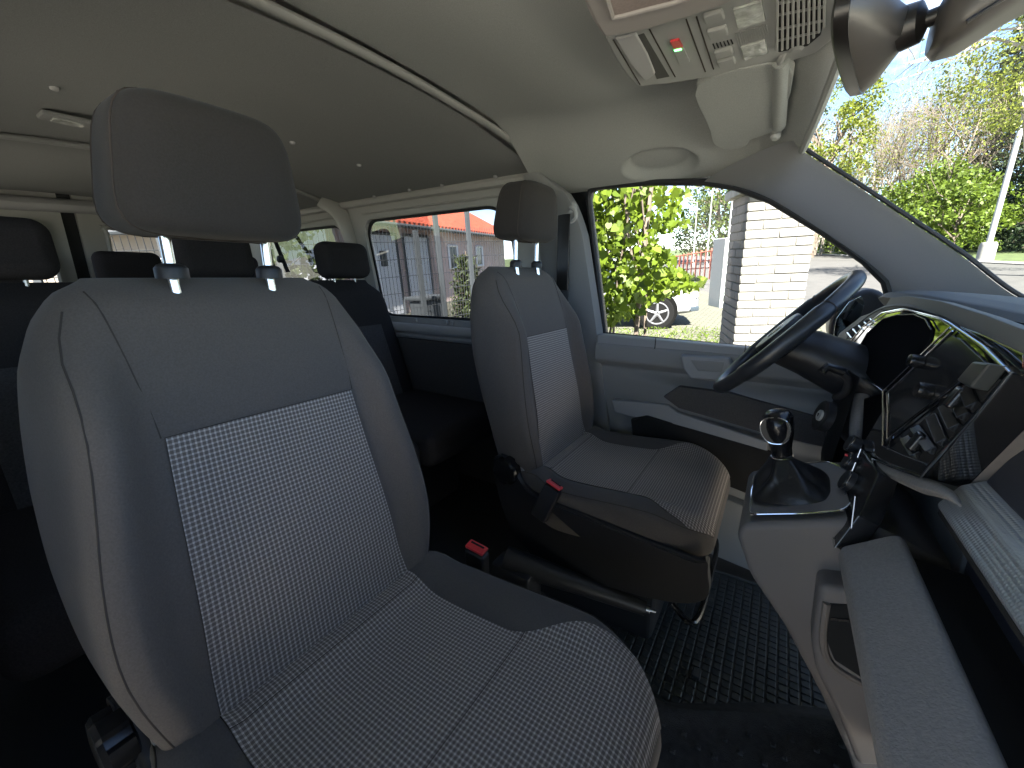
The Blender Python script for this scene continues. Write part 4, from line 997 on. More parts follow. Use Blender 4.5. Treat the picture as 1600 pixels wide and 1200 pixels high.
# direction helpers on the ground, seen from the van
AX = MR @ (RC @ Vector((0, 0, -1))); AX.z = 0; AX.normalize(); RT = Vector((AX.y, -AX.x, 0))
ASPH = mat('asphalt', (.045, .043, .04), .9, noise=(3, .2), bump=(60, .3, .01))
GRS = mat('grass_ground', (.035, .052, .01), .95, noise=(2.5, .5))
def stru(name, bm, m_, kind='structure'):
    o = obj(name, bm, m_, None); o['kind'] = kind; return o
def sheet(name, pts, z, m_, kind='structure'):
    bm = NB(); bm.faces.new([bm.verts.new((p[0], p[1], z)) for p in pts]); bmesh.ops.recalc_face_normals(bm, faces=bm.faces)
    for f in bm.faces:
        if f.normal.z < 0: f.normal_flip()
    return stru(name, bm, m_, kind)
stru_pts = lambda L: [gW(*p) for p in L]
sheet('ground', [(-400, -400), (400, -400), (400, 400), (-400, 400)], GZ-.004, GRS)
# paved yard with grass joints
PAV = mat('grass_paver', (.46, .43, .35), .85); t = PAV.node_tree; b = t.nodes['Principled BSDF']
co = t.nodes.new('ShaderNodeTexCoord'); br = t.nodes.new('ShaderNodeTexBrick'); br.inputs['Scale'].default_value = 1; br.inputs['Brick Width'].default_value = .22; br.inputs['Row Height'].default_value = .12; br.inputs['Mortar Size'].default_value = .013; br.inputs['Mortar Smooth'].default_value = .4
br.inputs['Color1'].default_value = (.085, .078, .06, 1); br.inputs['Color2'].default_value = (.065, .06, .048, 1); br.inputs['Mortar'].default_value = (.025, .035, .01, 1)
t.links.new(co.outputs['Object'], br.inputs['Vector']); t.links.new(br.outputs['Color'], b.inputs['Base Color'])
u = t.nodes.new('ShaderNodeBump'); u.inputs['Strength'].default_value = .6; u.inputs['Distance'].default_value = .01; u.invert = True; t.links.new(br.outputs['Fac'], u.inputs['Height']); t.links.new(u.outputs[0], b.inputs['Normal'])
CW = Vector((CAM.x, CAM.y, 0))
def gp(r_, a_): return CW+RT*r_+AX*a_          # ground point: r to the right of the axis, a ahead
sheet('paved_yard', [gp(-30, -30), gp(14, -30), gp(13, -2), gp(7.0, 8.5), gp(7.2, 12.0), gp(9, 24), gp(-30, 24)], GZ, PAV)
BLOCKS = mat('pale_paving_blocks', (.55, .51, .43), .8); t2 = BLOCKS.node_tree; b2 = t2.nodes['Principled BSDF']
co2 = t2.nodes.new('ShaderNodeTexCoord'); br2 = t2.nodes.new('ShaderNodeTexBrick'); br2.inputs['Scale'].default_value = 1; br2.inputs['Brick Width'].default_value = .20; br2.inputs['Row Height'].default_value = .16; br2.inputs['Mortar Size'].default_value = .008
br2.inputs['Color1'].default_value = (.56, .52, .44, 1); br2.inputs['Color2'].default_value = (.48, .45, .38, 1); br2.inputs['Mortar'].default_value = (.12, .10, .07, 1)
t2.links.new(co2.outputs['Object'], br2.inputs['Vector']); t2.links.new(br2.outputs['Color'], b2.inputs['Base Color'])
sheet('block_paving', [gp(-8, 1.2), gp(5.5, 1.2), gp(12, -3), gp(12, -16), gp(-16, -16)], GZ+.006, BLOCKS)
sheet('road', [gp(6.4, 10.5), gp(13, -6), gp(20, -14), gp(20.5, 5), gp(23.6, 19), gp(33, 42), gp(48, 80), gp(30, 80), gp(9, 24)], GZ+.004, ASPH)
# --- leaves & trees
def leafmat(name, col, isl=.35, tr=.45): return mat(name, col, .5, spec=.3, island=isl, trans=tr)
LM_LIME = leafmat('lime_leaf', (.095, .145, .014), .3, .5)
LM_YEL = leafmat('spring_leaf', (.14, .17, .025), .35, .5)
LM_GRN = leafmat('fresh_leaf', (.085, .13, .018), .35, .45)
LM_DRK = leafmat('dark_leaf', (.035, .05, .018), .4, .2)
LM_SPR = leafmat('spruce_needle', (.03, .05, .022), .35, .1)
LM_FAR = leafmat('far_leaf', (.06, .09, .02), .4, .4)
BARK = mat('bark', (.11, .085, .065), .9, noise=(8, .3)); BIRCH = mat('pale_bark', (.3, .26, .21), .85, noise=(5, .3)); TWIG = mat('twig_bark', (.12, .095, .07), .9)
def quads(name, C_, size, m_, parent=None, heart=False, asp=.7, local=False, droop=0.0, smooth=False):
    n = len(C_); C_ = np.asarray(C_, float)
    a = rng.normal(size=(n, 3)); a[:, 2] -= droop; a /= np.linalg.norm(a, axis=1)[:, None]
    r = rng.normal(size=(n, 3)); b = np.cross(a, r); b /= np.linalg.norm(b, axis=1)[:, None]
    sz = size*rng.uniform(.6, 1.25, (n, 1))
    if heart:
        nn = np.cross(a, b)
        pr = [(-.5, 0, 0), (-.62, .32, .05), (-.35, .55, .10), (.1, .42, .06), (.62, 0, -.08), (.1, -.42, .06), (-.35, -.55, .10), (-.62, -.32, .05)]
    else:
        nn = np.cross(a, b); pr = [(-.5, 0, 0), (0, asp/2, .06), (.5, 0, 0), (0, -asp/2, .06)]
    k = len(pr); V = np.stack([C_+sz*(p*a+q*b+w_*nn) for p, q, w_ in pr], 1).reshape(-1, 3)
    me = D.meshes.new(name); me.vertices.add(n*k); me.vertices.foreach_set('co', V.ravel())
    me.loops.add(n*k); me.loops.foreach_set('vertex_index', np.arange(n*k)); me.polygons.add(n)
    me.polygons.foreach_set('loop_start', np.arange(0, n*k, k)); me.polygons.foreach_set('loop_total', np.full(n, k)); me.update(calc_edges=True)
    o = D.objects.new(name, me); C.objects.link(o); me.materials.append(m_)
    if parent is not None: o.parent = parent; o.location = -Vector(parent.location)
    return o
def branches(bm, base, direc, length, rad, depth, tips, spread=.55, kids=3, up=.15, segs=4):
    p = Vector(base); d = Vector(direc).normalized(); pts = [p.copy()]; rs = [rad]
    for i in range(segs):
        d = (d+Vector((random.gauss(0, .10), random.gauss(0, .10), random.gauss(0, .06)+up*.25))).normalized()
        p = p+d*length/segs; pts.append(p.copy()); rs.append(rad*(1-.75*(i+1)/segs) if depth == 0 else rad*(1-.5*(i+1)/segs))
    tube(bm, pts, rs, 5 if depth > 1 else 3, caps=False)
    tips.extend([q for q in pts[2:]])
    if depth > 0:
        for k in range(kids+(depth > 1)):
            t = random.uniform(.35, 1.0); i = min(int(t*segs), segs-1); q = pts[i].lerp(pts[i+1], t*segs-i)
            a = random.uniform(0, 2*PI); side = d.cross(Vector((math.cos(a), math.sin(a), .3))).normalized()
            nd = (d*(1-spread)+side*spread+Vector((0, 0, up))).normalized()
            branches(bm, q, nd, length*random.uniform(.5, .75), rad*.5, depth-1, tips, spread, kids, up, segs)
def tree(base, h, r, leafm, bark, label, group, nleaf=4000, lsize=.2, clumps=40, bot=.3, depth=3, name='broadleaf_tree', twiggy=False, dense=.35, heart=False, shape=1.0):
    base = Vector(base); o = wthing(name, label, 'tree', base, group)
    bm = NB(); tips = []
    branches(bm, (0, 0, 0), (random.gauss(0, .04), random.gauss(0, .04), 1), h*.62, h*.022, 0, tips, segs=6); tips = []
    for k in range(9 if not twiggy else 12):
        z = h*random.uniform(bot, .62); a = random.uniform(0, 2*PI)
        branches(bm, (0, 0, z), (math.cos(a)*.7, math.sin(a)*.7, .8), r*random.uniform(.8, 1.2), h*(.009 if not twiggy else .0045), depth-1, tips, kids=3 if not twiggy else 4)
    bmesh.ops.translate(bm, vec=base, verts=bm.verts); obj('trunk', bm, bark, o)
    if nleaf:
        cs = []
        for k in range(clumps):
            t = random.random(); z = h*(bot+(1-bot)*t); rr = r*(math.sin(PI*min(1, .12+.88*t*.98))**.6)*random.uniform(.2, 1)**.5*shape; a = random.uniform(0, 2*PI)
            cs.append((rr*math.cos(a), rr*math.sin(a), z, random.uniform(.5, 1)))
        cs = np.array(cs); idx = rng.integers(0, clumps, nleaf); g = rng.normal(size=(nleaf, 3)); g /= np.linalg.norm(g, axis=1)[:, None]
        P = cs[idx, :3]+g*(rng.uniform(.2, 1, (nleaf, 1))**.5)*dense*r*cs[idx, 3:4]*np.array([1, 1, .75])
        P = P[P[:, 2] > .1]
        quads('crown', P+np.array(base), lsize, leafm, o, heart=heart)
    return o
def spruce(base, h, r, label, group, n=9000, m_=None, lsize=.16):
    base = Vector(base); o = wthing('spruce_tree', label, 'tree', base, group)
    bm = NB(); tube(bm, [base, base+Vector((0, 0, h))], [h*.012, .01], 6); P = []
    k = 0; z = h*.06
    while z < h*.98:
        rr = r*(1-z/h)**.85+.05; nb = 9
        for i in range(nb):
            a = 2*PI*i/nb+k*.7+random.uniform(-.2, .2); L = rr*random.uniform(.7, 1.1); dr = .28*L
            e = base+Vector((L*math.cos(a), L*math.sin(a), z-dr)); s = base+Vector((0, 0, z)); tube(bm, [s, s.lerp(e, .6)+Vector((0, 0, -.05*L)), e+Vector((0, 0, .1*L))], [.02, .012, .004], 3)
            for j in range(max(4, int(n/(nb*26)))):
                t = random.uniform(.15, 1)**.8; q = s.lerp(e, t); P.append(q+Vector((random.gauss(0, .08*L+.05), random.gauss(0, .08*L+.05), -abs(random.gauss(0, .12*L+.05)))))
        z += h*.036; k += 1
    obj('trunk', bm, BARK, o); quads('crown', [tuple(p) for p in P], lsize, m_ or LM_SPR, o, asp=.35, droop=.4); return o

# --- young lime-leaved tree next to the driver window
yb = dW(1000, 560, 3.0); yb.z = GZ
yt = wthing('young_tree', 'young tree with heart-shaped lime green leaves right outside the driver window', 'tree', yb)
bm = NB(); tips = []
branches(bm, yb, (0, 0, 1), 3.0, .022, 2, tips, spread=.35, kids=6, up=.3, segs=6)
for px in (955, 985, 1010, 1030):
    q = dW(px, 420, 3.0); branches(bm, (q.x, q.y, GZ), (0, 0, 1), 2.6, .014, 1, tips, spread=.3, kids=6, up=.4)
obj('trunk', bm, BARK, yt)
P = []
while len(P) < 5600:
    px = random.uniform(880, 1100); py = random.uniform(225, 600); 
    edge = 1062+22*math.sin(py*.045)+14*math.sin(py*.13)-(1.3*(py-445) if py > 445 else 0)-(18 if py < 320 else 0)
    if py > 400 and py < 470: edge += 25*math.exp(-((py-435)/18)**2)
    if px > edge-random.expovariate(1/14): continue
    if random.random() < .25*(1+math.sin(px*.09+py*.05)): continue
    P.append(tuple(dW(px, py, random.gauss(3.0, .26))))
for k in range(12): P.append(tuple(dW(1062+k*4+random.gauss(0, 3), 300-k*1.1+random.gauss(0, 6), 2.9)))
quads('crown', P, .042, LM_LIME, yt, heart=True, droop=.9)

# --- white brick pillar with concrete cap
WB = mat('white_brick', (.15, .145, .135), .85, noise=(6, .08)); t = WB.node_tree; b = t.nodes['Principled BSDF']
def brickpillar(loc, w_, d_, h_, yaw):
    o = wthing('brick_pillar', 'white brick gate pillar with grey concrete cap seen through the driver window', 'pillar', loc)
    R3 = Matrix.Rotation(yaw, 3, 'Z'); loc = Vector(loc); ch = .071; n = int(h_/ch)
    bm = NB(); box(bm, loc+Vector((0, 0, h_/2)), (w_-.012, d_-.012, h_), R3); obj('mortar_core', bm, mat('mortar', (.085, .08, .07), .95), o)
    bm = NB(); bl = .25
    for k in range(n):
        off = .0 if k % 2 else bl/2; e = .07 if k < 8 else 0
        if k == 8: pass
        for s_, L, Wd, rot in ((1, w_+2*e, d_+2*e, 0), (-1, w_+2*e, d_+2*e, 0), (1, d_+2*e, w_+2*e, PI/2), (-1, d_+2*e, w_+2*e, PI/2)):
            x = -L/2-off
            while x < L/2-.01:
                a = max(x, -L/2); c_ = min(x+bl, L/2)
                if c_-a > .03:
                    q = Vector(((a+c_)/2, s_*(Wd/2-.03), 0)); q = Matrix.Rotation(rot, 3, 'Z') @ q
                    box(bm, loc+R3 @ q+Vector((0, 0, (k+.5)*ch)), (c_-a-.008, .06+random.uniform(-.004, .004), ch-.011), R3 @ Matrix.Rotation(rot, 3, 'Z'), .003, 1)
                x += bl
    obj('brickwork', bm, WB, o)
    bm = NB(); z = n*ch
    box(bm, loc+Vector((0, 0, z+.035)), (w_+.12, d_+.12, .07), R3, .01)
    t_ = bmesh.new(); bmesh.ops.create_cone(t_, cap_ends=True, segments=4, radius1=(w_+.12)*.707, radius2=(w_+.12)*.35, depth=.07); bmesh.ops.rotate(t_, matrix=R3 @ Matrix.Rotation(PI/4, 3, 'Z'), verts=t_.verts); bmesh.ops.translate(t_, vec=loc+Vector((0, 0, z+.105)), verts=t_.verts); merge(bm, t_)
    obj('concrete_cap', bm, mat('concrete', (.34, .32, .27), .9, noise=(9, .25)), o)
    return o
pc = dW(1184, 500, 3.75); pc.z = GZ
brickpillar(pc, .50, .54, 2.02, math.atan2(RT.y, RT.x)-.27)
# grey cabinet behind the pillar
cb_ = dW(1142, 470, 5.2); bm = NB()
top = dW(1142, 372, 5.2).z; bot = dW(1142, 478, 5.2).z
box(bm, (cb_.x, cb_.y, (top+GZ)/2), (.5, .35, top-GZ), Matrix.Rotation(math.atan2(RT.y, RT.x), 3, 'Z'), .01)
bm.free()
mb = wthing('utility_cabinet', 'plain grey utility cabinet just left of the white brick pillar', 'cabinet', (cb_.x, cb_.y, GZ))
R3 = Matrix.Rotation(math.atan2(RT.y, RT.x), 3, 'Z'); GM = mat('cabinet_grey', (.30, .33, .32), .6)
bm = NB(); box(bm, (cb_.x, cb_.y, (top+bot)/2), (.44, .3, top-bot), R3, .01); obj('cabinet_body', bm, GM, mb)
bm = NB(); box(bm, (cb_.x, cb_.y, (bot+GZ)/2), (.12, .12, bot-GZ), R3); obj('mounting_post', bm, GM, mb)
bm = NB(); box(bm, Vector((cb_.x, cb_.y, (top+bot)/2))-AX*.155, (.38, .01, (top-bot)*.92), R3, .003); obj('cabinet_door', bm, GM, mb)

# --- white parked car
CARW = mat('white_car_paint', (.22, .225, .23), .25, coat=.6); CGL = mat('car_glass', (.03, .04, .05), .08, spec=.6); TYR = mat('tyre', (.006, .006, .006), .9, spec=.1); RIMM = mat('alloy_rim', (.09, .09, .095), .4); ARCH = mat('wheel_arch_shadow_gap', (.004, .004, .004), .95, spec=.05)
def car(o, loc, yaw, s=1.0):
    R3 = Matrix.Rotation(yaw, 3, 'Z'); T = lambda x, y, z: Vector(loc)+R3 @ Vector((x*s, y*s, z*s))
    # stations along x: (x, z sill, z belt, half width)
    st = [(-2.15, .42, .80, .62), (-2.05, .30, .96, .80), (-1.6, .24, 1.0, .88), (-.6, .22, .96, .90), (.6, .22, .95, .90), (1.2, .22, .93, .89), (1.75, .24, .84, .84), (2.1, .28, .72, .72), (2.22, .36, .60, .55)]
    bm = NB(); rings = []
    for x, z0, z1, w_ in st:
        ring = []
        for k in range(20):
            a = 2*PI*k/20; c_ = math.copysign(abs(math.cos(a))**.45, math.cos(a)); s2 = math.copysign(abs(math.sin(a))**.45, math.sin(a))
            ring.append(bm.verts.new(T(x, w_*c_, (z0+z1)/2+(z1-z0)/2*s2)))
        rings.append(ring)
    for A, B in zip(rings, rings[1:]):
        for k in range(20): bm.faces.new((A[k], A[(k+1) % 20], B[(k+1) % 20], B[k]))
    bm.faces.new(rings[0]); bm.faces.new(rings[-1]); bmesh.ops.recalc_face_normals(bm, faces=bm.faces); obj('body', bm, CARW, o, ang=60)
    for nm, m_, dz, k0 in (('cabin_glass', CGL, 0, 0), ('roof', CARW, 0, 1)):
        bm = NB(); rings = []
        pr = [(-2.0, .93, .72), (-1.7, 1.38, .62), (-1.0, 1.5, .62), (.0, 1.5, .62), (.45, 1.42, .64), (1.25, .92, .76)]
        if nm == 'roof': pr = [(-1.86, 1.36, .60), (-1.68, 1.415, .62), (-1.0, 1.525, .63), (.0, 1.525, .63), (.42, 1.45, .63), (.52, 1.41, .61)]
        for x, z, w_ in pr:
            zb_ = .88 if nm != 'roof' else z-.06; wb = .84 if nm != 'roof' else w_+.02
            rings.append([bm.verts.new(T(x, y, zz)) for y, zz in ((-wb, zb_), (-w_, z-.02), (-w_*.8, z), (w_*.8, z), (w_, z-.02), (wb, zb_))])
        for A, B in zip(rings, rings[1:]):
            for k in range(5): bm.faces.new((A[k], A[k+1], B[k+1], B[k]))
        bm.faces.new(rings[0]); bm.faces.new(rings[-1]); bmesh.ops.recalc_face_normals(bm, faces=bm.faces); cg = obj(nm, bm, m_, o, ang=50)
    for sy in (-1, 1):
        for x0, x1 in ((-.72, -.64), (.50, 1.2), (-1.75, -1.62)):
            bm = NB(); tube(bm, [T(x0 if x0 > 0 else x0, sy*.66, 1.42), T(x1, sy*.83, .92)], .035, 6); obj('window_pillar', bm, CARW, o)
        for x in (-1.35, 1.38):
            bm = NB(); lathe(bm, [(.33*s, 0), (.335*s, .02), (.335*s, .20), (.31*s, .212)], T(x, sy*.70, .33), R3 @ Vector((0, sy, 0)), 28); wh = obj('wheel', bm, TYR, o)
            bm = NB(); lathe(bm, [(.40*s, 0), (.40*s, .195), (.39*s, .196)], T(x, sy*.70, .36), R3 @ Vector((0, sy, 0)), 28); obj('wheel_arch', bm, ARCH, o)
            bm = NB(); axw = R3 @ Vector((0, sy, 0)); cw_ = T(x, sy*.70, .33)+axw*.21*s
            lathe(bm, [(.05*s, 0), (.05*s, .012)], cw_, axw, 16)
            for k5 in range(5):
                q5 = 2*PI*k5/5+.3; d5 = R3 @ Vector((math.cos(q5), 0, math.sin(q5))); tube(bm, [cw_+d5*.03*s, cw_+d5*.22*s], [.035*s, .022*s], 6)
            tube(bm, [cw_+(R3 @ Vector((math.cos(q6), 0, math.sin(q6))))*.22*s for q6 in [2*PI*k6/28 for k6 in range(28)]], .018*s, 6, closed=True)
            obj('rim', bm, RIMM, wh)
        bm = NB(); box(bm, T(2.02, sy*.62, .66), (.26*s, .24*s, .12*s), R3 @ Matrix.Rotation(-sy*.5, 3, 'Z'), .03); obj('headlight', bm, LENS, o)
        bm = NB(); box(bm, T(2.08, sy*.60, .38), (.20*s, .22*s, .10*s), R3 @ Matrix.Rotation(-sy*.5, 3, 'Z'), .02); obj('fog_light', bm, CGL, o)
    bm = NB(); box(bm, T(2.18, 0, .42), (.1*s, .8*s, .16*s), R3, .02); obj('grille', bm, CGL, o)
c0 = dW(926, 500, 9.7); c0.z = GZ
co_ = wthing('parked_car', 'white hatchback parked behind the lime-leaved tree and the driver seat', 'car', c0)
car(co_, c0, math.atan2(RT.y, RT.x)-.28, 1.0)

# --- mesh fence and posts behind the side windows
FG = mat('galvanised_post', (.06, .068, .074), .7); WIRE = mat('fence_wire', (.06, .065, .07), .5, metal=.3)
def fence(p0, p1, h, label, posts, dx=.05, dz=.2, rad=.0036, pr=.03):
    p0 = Vector((p0[0], p0[1], GZ)); p1 = Vector((p1[0], p1[1], GZ)); o = wthing('mesh_fence', label, 'fence', p0); L = (p1-p0).length; n = int(L/dx)
    bm = NB()
    for i in range(n+1):
        q = p0.lerp(p1, i/n); tube(bm, [q, q+Vector((0, 0, h))], rad, 3, caps=False)
    z = .05
    while z < h: tube(bm, [p0+Vector((0, 0, z)), p1+Vector((0, 0, z))], rad*1.2, 3, caps=False); z += dz
    obj('wire_panel', bm, WIRE, o)
    ang = math.atan2((p1-p0).y, (p1-p0).x)
    for t_, hh in posts:
        q = p0.lerp(p1, t_); bm = NB(); box(bm, q+Vector((0, 0, (h+hh)/2)), (pr*1.5, pr, h+hh), Matrix.Rotation(ang, 3, 'Z')); obj('post', bm, FG, o)
    return o
fa = dW(560, 440, 4.6); fb = dW(790, 440, 6.5)
def tpos(px):       # parameter along the fence line where a pixel column meets it
    r = MR @ ray(px, 440); a = Vector((r.x, r.y)); p = Vector((fa.x-CAM.x, fa.y-CAM.y)); d = Vector((fb.x-fa.x, fb.y-fa.y))
    return -(p.x*a.y-p.y*a.x)/(d.x*a.y-d.y*a.x)
fence(fa, fb, dW(600, 352, 4.75).z-GZ, 'grey wire mesh fence with square posts outside the long side window', [(tpos(658), -.05), (tpos(690), .5), (tpos(738), .9), (tpos(808), .3)], pr=.042)
f1 = dW(60, 440, 3.6); f2 = dW(560, 440, 4.6)
fence(f1, f2, dW(300, 366, 4.0).z-GZ, 'grey wire mesh fence outside the rear door windows', [(.0, 0), (.36, .1), (.72, .1)], dx=.055, pr=.035)
# --- buildings
PINK = mat('pink_render', (.52, .40, .37), .9, noise=(1.2, .1)); BEI = mat('beige_render', (.38, .33, .27), .9, noise=(1.0, .1)); TILE = mat('orange_tiles', (.42, .075, .035), .8, noise=(4, .2)); WHT = mat('white_door_paint', (.72, .74, .78), .5)
t = TILE.node_tree; wv = t.nodes.new('ShaderNodeTexWave'); wv.inputs['Scale'].default_value = 3.2; u = t.nodes.new('ShaderNodeBump'); u.inputs['Strength'].default_value = 1; u.inputs['Distance'].default_value = .05
cx2 = [n for n in t.nodes if n.type == 'TEX_COORD'][0]; t.links.new(cx2.outputs['Object'], wv.inputs['Vector']); t.links.new(wv.outputs['Fac'], u.inputs['Height']); t.links.new(u.outputs[0], t.nodes['Principled BSDF'].inputs['Normal'])
BRT = mat('brown_tiles', (.22, .10, .07), .8, noise=(4, .2)); WGL = mat('house_glass', (.05, .06, .08), .1)
def house(name, label, A, B, h, depth, wallm, roofm, rise, parts_):
    A = Vector((A[0], A[1], GZ)); B = Vector((B[0], B[1], GZ)); o = wthing(name, label, 'building', A)
    d = (B-A); L = d.length; d.normalize(); nrm_ = Vector((-d.y, d.x, 0)); 
    if nrm_.dot(A-CAM) < 0: nrm_ = -nrm_
    up = Vector((0, 0, 1))
    bm = NB(); prism(bm, [A, B, B+nrm_*depth, A+nrm_*depth], up*h); obj('wall', bm, wallm, o, smooth=False)
    bm = NB(); e = .45
    a = A-d*e-nrm_*e+up*(h-.05); b = B+d*e-nrm_*e+up*(h-.05); c_ = B+d*e+nrm_*depth/2+up*(h+rise); f = A-d*e+nrm_*depth/2+up*(h+rise)
    a2 = A-d*e+nrm_*(depth+e)+up*(h-.05); b2 = B+d*e+nrm_*(depth+e)+up*(h-.05)
    prism(bm, [a, b, c_, f], up*.12); prism(bm, [f, c_, b2, a2], up*.12); obj('roof', bm, roofm, o, smooth=False)
    bm = NB(); tube(bm, [a+up*-.02, b+up*-.02], .07, 8); obj('gutter', bm, FG, o)
    for kind, t0, t1, z0, z1 in parts_:
        p = A+d*L*t0; q = A+d*L*t1
        m_ = {'door': WHT, 'window': WGL, 'garage_door': WHT, 'band': BEI}[kind]
        bm = NB(); prism(bm, [p-nrm_*.03+up*z0, q-nrm_*.03+up*z0, q-nrm_*.03+up*z1, p-nrm_*.03+up*z1], nrm_*.06, .005, 1); w_ = obj(kind, bm, m_, o)
        if kind in ('window', 'door'):
            bm = NB()
            for s0, s1 in ((p+up*z0, q+up*z0), (q+up*z0, q+up*z1), (q+up*z1, p+up*z1), (p+up*z1, p+up*z0)): tube(bm, [s0-nrm_*.05, s1-nrm_*.05], .05, 4)
            obj('frame', bm, WHT if kind == 'window' else FG, w_)
        if kind == 'door':
            mid = (p+q)/2; bm = NB(); prism(bm, [mid-d*.18-nrm_*.05+up*(z0+(z1-z0)*.62), mid+d*.18-nrm_*.05+up*(z0+(z1-z0)*.62), mid+d*.18-nrm_*.05+up*(z0+(z1-z0)*.8), mid-d*.18-nrm_*.05+up*(z0+(z1-z0)*.8)], nrm_*.03); obj('pane', bm, WGL, w_)
    return o
hA = dW(545, 430, 10.8); hB = dW(790, 430, 25)
house('low_house', 'pink rendered house with orange-red tiled roof and white doors behind the side fence', hA, hB, dW(600, 350, 12.4).z-GZ, 7, PINK, TILE, 2.2,
      [('door', .06, .17, 0, 2.5), ('door', .20, .32, 0, 2.5), ('window', .44, .50, 1.3, 2.2), ('window', .66, .72, 1.3, 2.2)])
hA = dW(-80, 430, 8.5); hB = dW(420, 430, 10)
house('low_house', 'beige house with brown tiled eave and dark windows behind the rear doors', hA, hB, dW(200, 362, 9.4).z-GZ, 7, BEI, BRT, 2.0,
      [('window', .42, .47, .9, 1.9), ('window', .59, .67, .6, 2.0), ('window', .84, .93, .9, 2.0), ('band', .3, 1.0, .25, .45)])
hA = dW(400, 430, 8.6); hB = dW(520, 430, 10.2)
house('garage', 'white garage seen through the rear corner window', hA, hB, 3.0, 5, WHT, BRT, .8, [('garage_door', .1, .9, 0, 2.5)])
tree(gW(455, 560), 2.9, .95, LM_DRK, BARK, 'small dark-leaved tree outside the rear corner window', None, nleaf=2600, lsize=.085, clumps=34, bot=.3, dense=.45, depth=2, heart=True)
# conifer shrub at the right end of the side window
spruce(Vector((dW(732, 450, 7.2).x, dW(732, 450, 7.2).y, GZ)), 1.75, .5, 'small dark spruce at the foot of the side fence', None, n=5200, lsize=.10, m_=LM_DRK)
# --- green bin behind the side fence
q = dW(665, 470, 6.2); bn = wthing('waste_bin', 'grey-green wheeled bin standing behind the side fence', 'bin', (q.x, q.y, GZ))
bm = NB(); prism(bm, [(q.x-.18, q.y-.18, GZ+.1), (q.x+.18, q.y-.18, GZ+.1), (q.x+.18, q.y+.18, GZ+.1), (q.x-.18, q.y+.18, GZ+.1)], (0, 0, .95), .03, 3); obj('bin_body', bm, FG, bn)
bm = NB(); box(bm, (q.x, q.y, GZ+1.09), (.44, .44, .06), bev=.02); obj('lid', bm, FG, bn)

# --- lamp posts
LPM = mat('lamp_post_paint', (.3, .3, .3), .4, metal=.2)
def lamp(loc, h, label, group, base_h=.5, r=.07):
    loc = Vector(loc); o = wthing('lamp_post', label, 'lamp post', loc, group)
    bm = NB(); lathe(bm, [(r*2.6, 0), (r*2.6, base_h*.85), (r*2.2, base_h)], loc, (0, 0, 1), 16); obj('concrete_base', bm, mat('lamp_base', (.25, .24, .22), .9), o)
    bm = NB(); lathe(bm, [(r, base_h*.9), (r*.8, h*.5), (r*.5, h)], loc, (0, 0, 1), 12); obj('pole', bm, LPM, o)
    bm = NB(); tube(bm, [loc+Vector((0, 0, h-.05)), loc+Vector((-.5, 0, h+.1)), loc+Vector((-1.0, 0, h+.12))], [r*.5, r*.5, r], 8); obj('lamp_head', bm, LPM, o)
p = gW(1537, 407+10); lamp(dW(1537, 410, 21.5).xy.to_3d()+Vector((0, 0, GZ+.1)), 15, 'tall white lamp post with concrete base on the grass verge', 'street lamps', .9, .13)
for px, dd, hh in ((1103, 32, 6.5), (1082, 36, 5.2)):
    q = dW(px, 420, dd); lamp((q.x, q.y, GZ), hh, 'thin grey lamp post beyond the car park, %s' % ('the taller of the pair' if hh > 6 else 'the shorter of the pair'), 'street lamps', .3, .06)
q = dW(1136, 400, 16); lamp((q.x, q.y, GZ), 7.5, 'slim pole rising behind the grey cabinet', 'street lamps', .2, .05)
# red-brown railing
RAILM = mat('red_brown_rail', (.25, .07, .045), .6); q0 = dW(1045, 420, 26); q1 = dW(1118, 420, 20); ra_ = wthing('railing', 'red-brown wooden railing at the far side of the car park', 'railing', (q0.x, q0.y, GZ))
bm = NB(); 
for z in (.25, .6, 1.05): tube(bm, [Vector((q0.x, q0.y, GZ+z)), Vector((q1.x, q1.y, GZ+z+.35))], .035, 5)
obj('rail', bm, RAILM, ra_)
for i in range(12):
    a = Vector((q0.x, q0.y, 0)).lerp(Vector((q1.x, q1.y, 0)), i/11); bm = NB(); box(bm, (a.x, a.y, GZ+.55+.02*i), (.07, .07, 1.1+.04*i)); obj('post', bm, RAILM, ra_)

# --- grass verge and woodland
gv = [dW(1030, 430, 0.1)]
bm = NB()
ed_ = [gp(20, -14), gp(20.5, 5), gp(23.6, 19), gp(33, 42), gp(48, 80)]; sd2 = [gp(20.6, -14), gp(21.1, 5), gp(24.4, 18.8), gp(34, 41.6), gp(49, 79.5)]; far_ = [gp(60, -14), gp(62, 0), gp(70, 10), gp(80, 25), gp(90, 60)]
for i in range(4):
    for A, B, za, zb2 in ((ed_, sd2, 0, .12), (sd2, far_, .12, .9)):
        bm.faces.new([bm.verts.new((q.x, q.y, GZ+z_)) for q, z_ in ((A[i], za), (A[i+1], za), (B[i+1], zb2), (B[i], zb2))])
bmesh.ops.recalc_face_normals(bm, faces=bm.faces); stru('grass_verge', bm, GRS)
bm = NB()
for i in range(4):
    tube(bm, [ed_[i]+Vector((0, 0, GZ+.05)), ed_[i+1]+Vector((0, 0, GZ+.05))], .09, 4)
stru('kerb', bm, mat('kerb_stone', (.22, .21, .2), .9))
def P2(px, d): q = dW(px, 420, d); return Vector((q.x, q.y, GZ))
gn = 'trees beyond the road'
